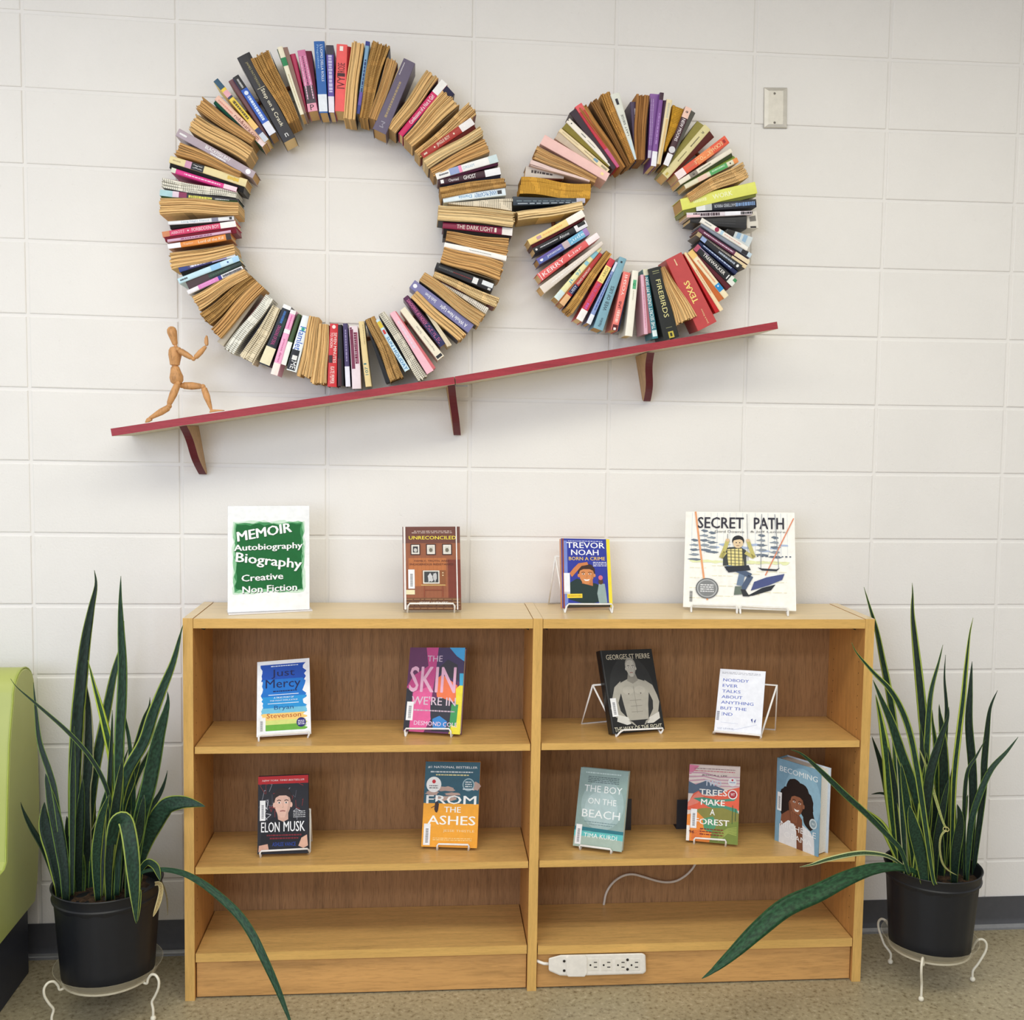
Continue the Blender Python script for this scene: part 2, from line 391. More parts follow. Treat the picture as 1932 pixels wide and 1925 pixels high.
# ------------------------------------------------------------------ slanted shelf with its brackets
RED = (158, 50, 60); RED2 = (160, 44, 56)
sh = thing('slanted_shelf', 'long slanted red-edged wall shelf rising to the right, under the two book wheels', 'shelf', (0.25, 0, 1.5))
def sloped_board(pa, pb, th, y0=-0.195):
    pa, pb = on_y(*pa, y0), on_y(*pb, y0); dn = (pb - pa).normalized(); nn = Vector((dn.z, 0, -dn.x)) * th
    prof = [pa, pb, pb + nn, pa + nn]
    mb = MB(); mb.prism([Vector((p.x, y0 + 0.0012, p.z)) for p in prof], (0, -y0 - 0.0028, 0), mat((214, 203, 180), 0.6))
    b = mb.build('board', sh, sh.location)
    mb = MB(); mb.prism(prof, (0, 0.0012, 0), mat(RED, 0.45, 'wood', grain=0.25, dark=0.8, stretch=(2, 20, 20)))
    mb.build('front_edge', b, sh.location, label='dark pink-red painted front edge')
sloped_board((208.5, 809), (856.5, 711), 0.0198)
sloped_board((858, 710.5), (1466, 607), 0.0198)
def bracket(px_top, px_bot, tl, w=0.0205):
    xb = on_y(px_bot[0], px_bot[1], -0.02); zb = xb.z; X = xb.x
    zt = on_y(px_top[0], px_top[1], -0.16).z + 0.004
    cv = []                                            # S-curve of the front edge, top to bottom
    for i in range(15):
        t = i / 14; y = -0.16 + 0.132 * (t + 0.09 * math.sin(2 * math.pi * t)); cv.append((y, zt - (zt - zb) * t))
    cv += [(-0.022, zb - 0.004), (-0.012, zb - 0.008), (-0.003, zb - 0.004)]
    prof = [Vector((X - w / 2, y, z)) for y, z in cv] + [Vector((X - w / 2, -0.0012, zb)), Vector((X - w / 2, -0.0012, zt))]
    mb = MB(); mb.prism(prof, (w, 0, 0), mat((188, 152, 112), 0.6, 'wood', stretch=(10, 10, 1)))
    b = mb.build('bracket', sh, sh.location, label='wooden bracket with dark maroon front edge')
    mb = MB(); o_ = 0.0016
    mb.grid([[Vector((X - w / 2, y, z)), Vector((X + w / 2, y, z)), Vector((X + w / 2, y - o_, z - 0.0003)), Vector((X - w / 2, y - o_, z - 0.0003))] for y, z in cv], mat((96, 30, 38), 0.5), True, True)
    o = mb.build('front_strip', b, sh.location)
    for q in (b, o):
        for v in q.data.vertices: v.co.x -= (v.co.z + sh.location.z - zb) * tl
bracket((348, 806), (381, 890), .172); bracket((855.5, 730), (862, 816), .172); bracket((1225, 668), (1220.5, 752), .19)
mb = MB(); P = on_y(858, 727, -0.14)                   # little grey mending plate under the joint
mb.box((P.x - 0.035, -0.15, P.z - 0.003), (P.x + 0.035, -0.13, P.z + 0.0), mat((150, 150, 146), 0.4, metal=0.7)); mb.build('mending_plate', sh, sh.location)

# ------------------------------------------------------------------ the two wheels of books
REG = {'A': (290, 60, 5.5), 'B': (630, 60, 5.5), 'C': (290, 380, 5.5), 'D': (630, 390, 5.5),
       'E': (960, 160, 7.7), 'F': (1190, 160, 7.43), 'G': (960, 390, 7.7), 'H': (1190, 390, 7.404)}
TAN, BRN, LT, WHT = (232, 192, 132), (214, 168, 108), (240, 210, 156), (238, 232, 218)
BK, CR = (28, 27, 32), (238, 228, 196)
def b_(t0, t1, c, a=-0.5, b=0.5): return ('band', t0, t1, c, a, b)
def t_(t0, t1, s, c, d=1, h=0.5, off=0, bold=0.012): return ('text', t0, t1, s, c, d, h, off, bold)
def s_(t0, t1, c, h=0.35, off=0, n=12): return ('dash', t0, t1, c, h, off, n)
def o_(t, c, rad=0.3): return ('dot', t, c, rad)
# region, inner x,y, outer x,y, width in, width out, kind, colour, short description, [print], side boards [(dy side, colour, w_in, w_out)]
BIG = [
 ('B', 65, 825, 84, 130, 118, 112, 'S', (238, 92, 92), 'coral red spine with black square emblems', [t_(.34, .52, 'IVY', (90, 20, 30), 1, .7), b_(.52, .57, (60, 20, 30), -.35, .35), t_(.58, .72, 'ROSE', (90, 20, 30), 1, .65), b_(.9, .97, (245, 235, 230), -.12, .2)], [(-1, (150, 20, 34), 6, 40)]),
 ('B', 160, 905, 248, 102, 125, 128, 'P', TAN, 'tan leaves', [], []),
 ('B', 250, 850, 352, 100, 34, 46, 'S', (134, 178, 214), 'thin light blue spine', [b_(0, .12, (60, 70, 150)), b_(.12, .3, (110, 90, 180)), s_(.3, .75, (40, 60, 120), .4), b_(.94, 1, (50, 60, 140))], []),
 ('B', 305, 900, 492, 120, 92, 188, 'T', (196, 152, 88), 'tan leaves printed with close text', [], []),
 ('B', 400, 905, 605, 285, 92, 118, 'P', BRN, 'brown leaves', [], []),
 ('B', 442, 945, 700, 360, 22, 34, 'P', LT, 'thin slip of cream leaves', [], []),
 ('B', 470, 1035, 785, 300, 150, 128, 'S', (98, 88, 112), 'broad slate purple cloth spine', [s_(.2, .7, (160, 140, 110), .18, 0, 18), s_(.78, .95, (200, 195, 200), .08, .3), t_(.06, .14, 'M', (150, 145, 160), -1, .3)], []),
 ('B', 592, 1020, 1022, 435, 112, 150, 'P', TAN, 'tan wavy leaves', [], []),
 ('B', 690, 1070, 1148, 520, 56, 80, 'S', (206, 36, 98), 'magenta spine with a white end', [b_(.78, 1, (240, 238, 236)), t_(.22, .74, 'Confessions of a Not It Girl', (250, 240, 245), 1, .6)], [(-1, (48, 48, 78), 2, 110)]),
 ('B', 765, 1145, 1215, 680, 130, 225, 'P', TAN, 'wide tan leaves', [], []),
 ('B', 862, 1272, 1440, 785, 88, 142, 'T', TAN, 'tan printed leaves', [], []),
 ('B', 915, 1290, 1440, 925, 64, 80, 'S', (168, 52, 44), 'brick red spine with white end', [b_(.76, 1, (236, 232, 232)), t_(.3, .55, 'JINGLE BOY', (240, 220, 200), 1, .6), s_(.04, .1, (240, 220, 200), .3), o_(.25, (245, 225, 200), .13), o_(.63, (245, 225, 200), .13)], [(-1, (96, 34, 32), 10, 40)]),
 ('B', 950, 1372, 1532, 1022, 112, 92, 'P', LT, 'pale wavy leaves', [], []),
 ('B', 1015, 1462, 1590, 1172, 90, 150, 'P', BRN, 'dark brown leaves', [], []),
 ('B', 1060, 1502, 1697, 1310, 66, 82, 'S', (242, 240, 238), 'white spine with blue photo patch', [b_(.22, .37, (150, 165, 210)), b_(.37, .42, (240, 150, 190)), s_(.05, .2, (90, 90, 100), .25), t_(.44, .62, 'DREAM', (175, 200, 220), 1, .4, 0, 0), b_(.86, 1, (205, 222, 226))], [(-1, (80, 30, 60), 20, 24)]),
 ('B', 1088, 1562, 1727, 1442, 60, 74, 'S', (58, 26, 40), 'dark maroon spine with white sticker', [b_(.75, 1, (238, 238, 242)), b_(.03, .08, (240, 240, 240), -.3, .3), t_(.16, .32, 'Charmed', (235, 225, 230), 1, .45), t_(.4, .6, 'GHOST', (250, 245, 245), 1, .6)], [(-1, (26, 26, 44), 10, 60)]),
 ('B', 1105, 1672, 1772, 1562, 112, 98, 'T', (196, 152, 90), 'wavy printed tan leaves', [], []),
 ('B', 1132, 1747, 1780, 1657, 52, 78, 'S', (226, 238, 246), 'white spine with blue lettering', [t_(.5, .86, 'ANNE McCAFFREY', (52, 116, 176), -1, .62), t_(.25, .46, 'Damia', (90, 150, 200), -1, .5), b_(.87, .94, (60, 60, 66), -.25, .25)], []),
 ('B', 1180, 1775, 1850, 1790, 12, 130, 'W', (226, 214, 192), 'single turned cream page', [], []),
 ('D', 1080, 60, 1870, 132, 150, 150, 'P', LT, 'bowed tan leaves', [], []),
 ('D', 1130, 192, 1852, 264, 62, 80, 'S', (136, 36, 68), 'crimson spine with serif title', [b_(.85, 1, (238, 232, 228)), t_(.2, .72, 'THE DARK LIGHT', (236, 226, 214), 1, .62, 0, 0), b_(.74, .77, (236, 226, 214), -.3, .3)], [(-1, (26, 22, 26), 90, 26)]),
 ('D', 1165, 300, 1812, 420, 100, 190, 'P', BRN, 'crumpled brown leaves', [], []),
 ('D', 1145, 395, 1790, 538, 52, 55, 'S', (246, 244, 240), 'thin white spine', [s_(.4, .75, (150, 150, 150), .14, 0, 26)], []),
 ('D', 1125, 490, 1742, 675, 170, 195, 'P', BRN, 'brown leaves in a thick block', [], []),
 ('D', 1058, 612, 1652, 842, 74, 98, 'S', (34, 32, 36), 'black spine with white stickers', [s_(.05, .3, (90, 90, 90), .2), s_(.3, .62, (120, 40, 40), .12), b_(.64, .73, (232, 232, 232), -.35, .35), b_(.80, .99, (226, 230, 234), -.1, .4), b_(.92, .97, (210, 210, 210), -.42, -.2)], []),
 ('D', 1035, 700, 1700, 995, 62, 110, 'T', LT, 'pale leaves with torn edges', [], []),
 ('D', 1110, 790, 1600, 1088, 14, 70, 'W', (238, 232, 220), 'curled white page', [], []),
 ('D', 912, 722, 1535, 1178, 108, 150, 'P', TAN, 'smooth tan leaves', [], []),
 ('D', 812, 800, 1422, 1268, 98, 108, 'S', (124, 122, 168), 'lavender blue spine with white lettering', [t_(.48, .93, 'A Whole New Light', (245, 245, 250), -1, .5), t_(.22, .4, 'Sandra Brown', (235, 235, 245), -1, .4), o_(.05, (240, 240, 245), .22)], []),
 ('D', 830, 905, 1332, 1360, 100, 112, 'P', TAN, 'tan leaves with a flat cut end', [], []),
 ('D', 900, 1000, 1205, 1452, 24, 52, 'W', (222, 208, 180), 'narrow slip of cream pages', [], []),
 ('D', 742, 935, 1132, 1440, 58, 74, 'S', (84, 34, 74), 'plum spine with pink lettering', [b_(.55, 1, (38, 40, 84)), t_(.06, .94, 'THE TRANSMUTATION OF SHADOWS', (214, 110, 160), -1, .55)], [(1, (24, 24, 28), 4, 20)]),
 ('D', 712, 1058, 1110, 1572, 66, 84, 'S', (236, 226, 204), 'cream spine with small barcode', [t_(.56, .84, 'Margaret Laurence', (150, 140, 130), -1, .3, 0, 0), t_(.36, .5, 'The Stone', (150, 140, 130), -1, .3, 0, 0), b_(.93, .98, (40, 40, 44), -.4, .4)], []),
 ('D', 605, 1095, 1000, 1720, 62, 84, 'S', (240, 186, 200), 'pale pink spine', [s_(.15, .6, (230, 205, 220), .35)], [(1, (206, 104, 112), 10, 34)]),
 ('D', 492, 1100, 925, 1782, 70, 105, 'W', (236, 230, 214), 'white printed leaves', [], []),
 ('D', 450, 1172, 762, 1700, 38, 60, 'S', (200, 226, 238), 'pale blue comic-lettered spine', [b_(.04, .16, (214, 190, 60)), b_(.2, .28, (200, 60, 60), -.3, .3), t_(.34, .98, 'SUN HOLIDAY', (30, 110, 170), 1, .6)], []),
 ('D', 372, 1152, 655, 1795, 108, 150, 'T', (190, 150, 92), 'printed tan leaves bulging open', [], [(-1, (34, 36, 40), 10, 50)]),
 ('D', 285, 1190, 360, 1868, 58, 62, 'S', (228, 206, 150), 'straw yellow spine numbered in teal', [t_(.70, .82, '107', (20, 110, 120), -1, .5), b_(.64, .66, (20, 110, 120), -.35, .1), s_(.05, .35, (170, 150, 110), .14, .2)], []),
 ('D', 200, 1240, 236, 1890, 92, 92, 'S', (232, 216, 222), 'white spine torn to maroon', [b_(.05, .68, (120, 44, 72), -.42, -.05), b_(.1, .6, (160, 84, 110), .25, .4), s_(.1, .6, (110, 30, 60), .3, .12, 20), s_(.02, .3, (110, 30, 60), .3, -.3, 14)], []),
 ('D', 117, 1212, 147, 1868, 48, 50, 'S', (74, 62, 104), 'narrow indigo spine with white base', [b_(.68, 1, (230, 228, 240)), s_(.1, .6, (150, 140, 180), .3)], []),
 ('D', 58, 1225, 74, 1862, 54, 66, 'S', (24, 20, 24), 'glossy black spine', [b_(.55, 1, (60, 18, 24), -.5, .1)], []),
 ('C', 1872, 1270, 1850, 1925, 84, 96, 'S', (206, 48, 52), 'scarlet spine titled in two lines', [t_(.14, .62, 'SEVEN MINUTES', (244, 226, 220), 1, .34, .22), t_(.14, .38, 'TO NOON', (244, 226, 220), 1, .3, -.2), b_(.5, .62, (60, 20, 24), -.45, -.02), t_(.68, .95, 'KATE PEPPER', (244, 226, 220), 1, .45), o_(.05, (244, 226, 220), .22)], []),
 ('C', 1762, 1270, 1708, 1890, 104, 172, 'P', TAN, 'straight tan leaves', [], []),
 ('C', 1668, 1195, 1562, 1815, 104, 160, 'P', TAN, 'tan leaves splayed outward', [], []),
 ('C', 1590, 1190, 1430, 1762, 88, 108, 'S', (232, 238, 240), 'white spine with black scrawls', [b_(.62, .98, (24, 26, 28), -.5, .3), t_(.2, .62, 'Hamlet', (40, 90, 190), 1, .7), o_(.24, (70, 190, 120), .2), b_(.72, .8, (230, 230, 226), -.3, .2), t_(.82, .96, 'ME', (240, 240, 240), 1, .5)], []),
 ('C', 1512, 1172, 1342, 1695, 36, 62, 'S', (62, 84, 48), 'narrow olive green spine', [b_(.55, 1, (238, 238, 232))], []),
 ('C', 1452, 1130, 1248, 1800, 58, 74, 'S', (240, 170, 206), 'candy pink spine', [b_(0, .06, (240, 236, 236)), b_(.3, .36, (240, 240, 240)), t_(.45, .8, 'princess diaries', (190, 50, 120), 1, .4), s_(.08, .28, (220, 110, 170), .25), b_(.82, 1, (244, 232, 224))], []),
 ('C', 1390, 1080, 1145, 1700, 86, 112, 'S', (30, 34, 44), 'black spine with pink lettering', [b_(0, .06, (240, 240, 240)), t_(.34, .66, 'DRAGONS OF DEAL', (184, 64, 130), 1, .36), s_(.1, .3, (60, 110, 180), .3), b_(.70, .98, (236, 226, 190), -.6, .5), b_(.2, .5, (40, 60, 50), .2, .5)], []),
 ('C', 1275, 1095, 960, 1650, 92, 170, 'W', (234, 220, 190), 'cream leaves in wavy clumps', [], []),
 ('C', 1200, 985, 782, 1555, 88, 112, 'W', (240, 238, 228), 'white leaves with rows of print', [], []),
 ('C', 1120, 918, 690, 1480, 36, 78, 'S', (196, 186, 166), 'greyish beige board', [], []),
 ('C', 1108, 862, 640, 1372, 118, 130, 'P', BRN, 'warm brown leaves', [], []),
 ('C', 1035, 798, 520, 1225, 84, 150, 'T', (186, 144, 84), 'brown printed leaves arching', [], []),
 ('C', 962, 742, 430, 1060, 100, 160, 'P', TAN, 'tan leaves above printed block', [], []),
 ('C', 922, 690, 352, 948, 44, 46, 'S', (236, 234, 238), 'white spine with barcode strokes', [s_(.02, .36, (50, 50, 60), .6, 0, 40), b_(.38, .44, (50, 50, 140)), b_(.44, .8, (222, 130, 196)), s_(.5, .75, (240, 240, 250), .5)], []),
 ('C', 905, 640, 352, 880, 50, 96, 'S', (36, 52, 46), 'dark bottle green spine', [b_(.6, 1, (66, 44, 44)), s_(.2, .6, (60, 90, 70), .3)], []),
 ('C', 882, 588, 256, 830, 60, 58, 'S', (196, 228, 240), 'icy blue spine', [b_(.0, .1, (170, 210, 240)), b_(.3, .46, (150, 200, 236)), o_(.18, (40, 80, 150), .16), s_(.85, .97, (60, 60, 60), .3)], []),
 ('C', 845, 548, 262, 710, 50, 54, 'S', (70, 66, 118), 'violet and white spine', [b_(0, .16, (236, 238, 242)), b_(.16, .42, (170, 160, 200)), s_(.42, .8, (226, 226, 246), .5), b_(.85, 1, (40, 60, 130))], [(1, (18, 18, 22), 20, 34)]),
 ('C', 838, 492, 172, 620, 108, 176, 'P', TAN, 'bulging tan leaves', [], []),
 ('C', 802, 362, 148, 470, 66, 50, 'S', (226, 140, 62), 'orange spine', [b_(.8, 1, (240, 240, 246)), b_(0, .08, (50, 30, 24)), t_(.12, .52, 'Lord of the Kill', (250, 230, 200), -1, .5), t_(.6, .76, 'Taylor', (246, 210, 170), -1, .45)], []),
 ('C', 800, 310, 142, 410, 28, 30, 'S', (214, 176, 200), 'sliver of mauve spine', [s_(.3, .8, (140, 60, 110), .35)], []),
 ('C', 852, 232, 90, 345, 62, 58, 'S', (212, 66, 108), 'rose pink spine', [b_(0, .21, (244, 240, 238)), t_(.23, .6, 'FORBIDDEN BOY', (246, 214, 224), -1, .6), t_(.7, .88, 'ABBOTT', (240, 190, 206), -1, .5), o_(.65, (250, 230, 240), .13), b_(.9, 1, (206, 132, 90))], [(1, (130, 34, 54), 60, 44)]),
 ('C', 832, 172, 150, 226, 46, 38, 'S', (232, 236, 240), 'silvery white spine', [t_(.38, .8, 'Long Night Dance', (150, 170, 186), -1, .55, 0, 0), b_(.24, .34, (130, 130, 150)), b_(.03, .07, (60, 60, 60), -.3, .3)], [(1, (28, 30, 30), 10, 40)]),
 ('A', 880, 1830, 62, 1810, 130, 172, 'P', TAN, 'tan leaves in rolling waves', [], [(-1, (34, 60, 30), 40, 30)]),
 ('A', 880, 1765, 64, 1668, 62, 66, 'S', (40, 38, 46), 'black spine with blue and pink end', [b_(.84, 1, (170, 208, 214)), b_(.76, .84, (226, 206, 220)), b_(.66, .76, (136, 40, 84)), s_(.34, .64, (220, 214, 90), .5, .05, 14), s_(.12, .3, (200, 200, 200), .3)], []),
 ('A', 860, 1690, 86, 1565, 76, 108, 'W', (238, 234, 220), 'white leaves with small print', [], []),
 ('A', 862, 1638, 182, 1432, 48, 52, 'S', (220, 56, 140), 'bright pink spine', [b_(0, .2, (242, 214, 224)), s_(.25, .8, (246, 190, 220), .3, 0, 16), b_(.93, 1, (220, 224, 206))], []),
 ('A', 962, 1572, 166, 1320, 84, 74, 'S', (230, 214, 160), 'cream and black spine', [b_(.56, .72, (30, 30, 34)), b_(.72, .8, (206, 150, 180)), s_(.58, .7, (230, 230, 230), .5), s_(.86, .96, (190, 170, 130), .2), s_(.1, .25, (224, 186, 60), .5)], [(1, (22, 22, 24), 60, 50)]),
 ('A', 900, 1478, 242, 1205, 66, 142, 'P', BRN, 'brown leaves with dark gaps', [], []),
 ('A', 1042, 1488, 246, 1040, 80, 88, 'S', (176, 160, 170), 'dusty mauve spine', [t_(.32, .64, 'BLACKFISH BAY', (246, 244, 246), -1, .42, -.1), s_(.36, .56, (238, 236, 240), .2, .3), o_(.08, (246, 246, 248), .34), s_(.88, .97, (250, 250, 250), .25)], []),
 ('A', 992, 1285, 402, 930, 170, 190, 'P', TAN, 'broad tan leaves', [], []),
 ('A', 1030, 1130, 472, 738, 92, 150, 'P', BRN, 'brown leaves fanned at the tip', [], []),
 ('A', 1150, 1172, 652, 680, 74, 66, 'S', (238, 196, 176), 'peach spine', [t_(.12, .62, 'rob&sara.com', (132, 60, 54), -1, .55), s_(.66, .95, (222, 150, 132), .3, .1), b_(0, .1, (240, 220, 222))], [(1, (26, 92, 70), 4, 34)]),
 ('A', 1172, 1132, 642, 500, 58, 60, 'S', (238, 208, 78), 'mustard yellow spine', [b_(.86, 1, (44, 84, 110)), b_(.73, .82, (230, 170, 180)), b_(.70, .73, (50, 60, 90)), s_(.36, .66, (100, 84, 40), .5, 0, 12), b_(0, .12, (200, 206, 220)), b_(.12, .2, (50, 60, 110)), b_(.2, .34, (240, 196, 120))], []),
 ('A', 1170, 1085, 800, 500, 36, 62, 'S', (122, 78, 84), 'brown-mauve board', [], []),
 ('A', 1235, 1060, 848, 462, 84, 74, 'S', (44, 92, 190), 'royal blue spine', [b_(.78, 1, (30, 30, 36)), b_(0, .2, (226, 228, 240)), o_(.71, (220, 230, 250), .3), s_(.24, .66, (210, 226, 250), .42, 0, 14), s_(.8, .95, (190, 190, 190), .3)], []),
 ('A', 1408, 1122, 928, 240, 142, 150, 'S', (40, 38, 44), 'thick black spine with white title', [t_(.16, .60, 'Step on a Crack', (240, 232, 208), -1, .36), t_(.63, .92, 'JAMES PATTERSON', (170, 160, 110), -1, .2, .05, 0), b_(.612, .617, (220, 210, 180), -.3, .3), t_(.04, .08, 'n', (230, 230, 230), 2, .24)], []),
 ('A', 1450, 930, 1098, 228, 128, 220, 'T', (194, 148, 84), 'printed tan leaves split by slits', [], []),
 ('A', 1540, 858, 1308, 155, 42, 58, 'S', (238, 230, 206), 'cream spine with green square', [b_(.72, .84, (30, 130, 80)), s_(.1, .6, (190, 170, 120), .14, 0, 26)], [(-1, (150, 120, 112), 26, 50), (1, (60, 90, 60), 4, 10)]),
 ('A', 1585, 830, 1440, 230, 20, 60, 'S', (196, 58, 100), 'raspberry board', [], [(1, (100, 44, 60), 20, 40)]),
 ('A', 1652, 825, 1530, 190, 104, 84, 'S', (206, 116, 160), 'pink spine with a dark speckled base', [b_(.12, .42, (70, 62, 70)), b_(0, .13, (232, 158, 180)), t_(.02, .11, 'P', (30, 20, 24), 2, .4), s_(.2, .9, (236, 190, 214), .12, .3, 20), s_(.2, .9, (90, 30, 66), .12, 0, 20), s_(.2, .9, (236, 190, 214), .12, -.3, 20)], [(-1, (112, 36, 62), 8, 66)]),
 ('A', 1762, 842, 1716, 98, 90, 112, 'S', (34, 96, 172), 'tall blue spine with white sticker', [b_(.02, .26, (228, 234, 242)), t_(.44, .95, "L'UOMO DELLA ROLLS", (226, 236, 246), -1, .26, -.18), t_(.62, .95, 'Pregstalinet', (150, 190, 236), -1, .24, .2)], []),
 ('A', 1846, 838, 1826, 140, 58, 80, 'S', (92, 74, 158), 'violet spine with silver scrawl', [b_(0, .24, (232, 226, 240)), s_(.3, .9, (196, 190, 226), .6, 0, 16), b_(.86, 1, (60, 56, 70))], []),
]
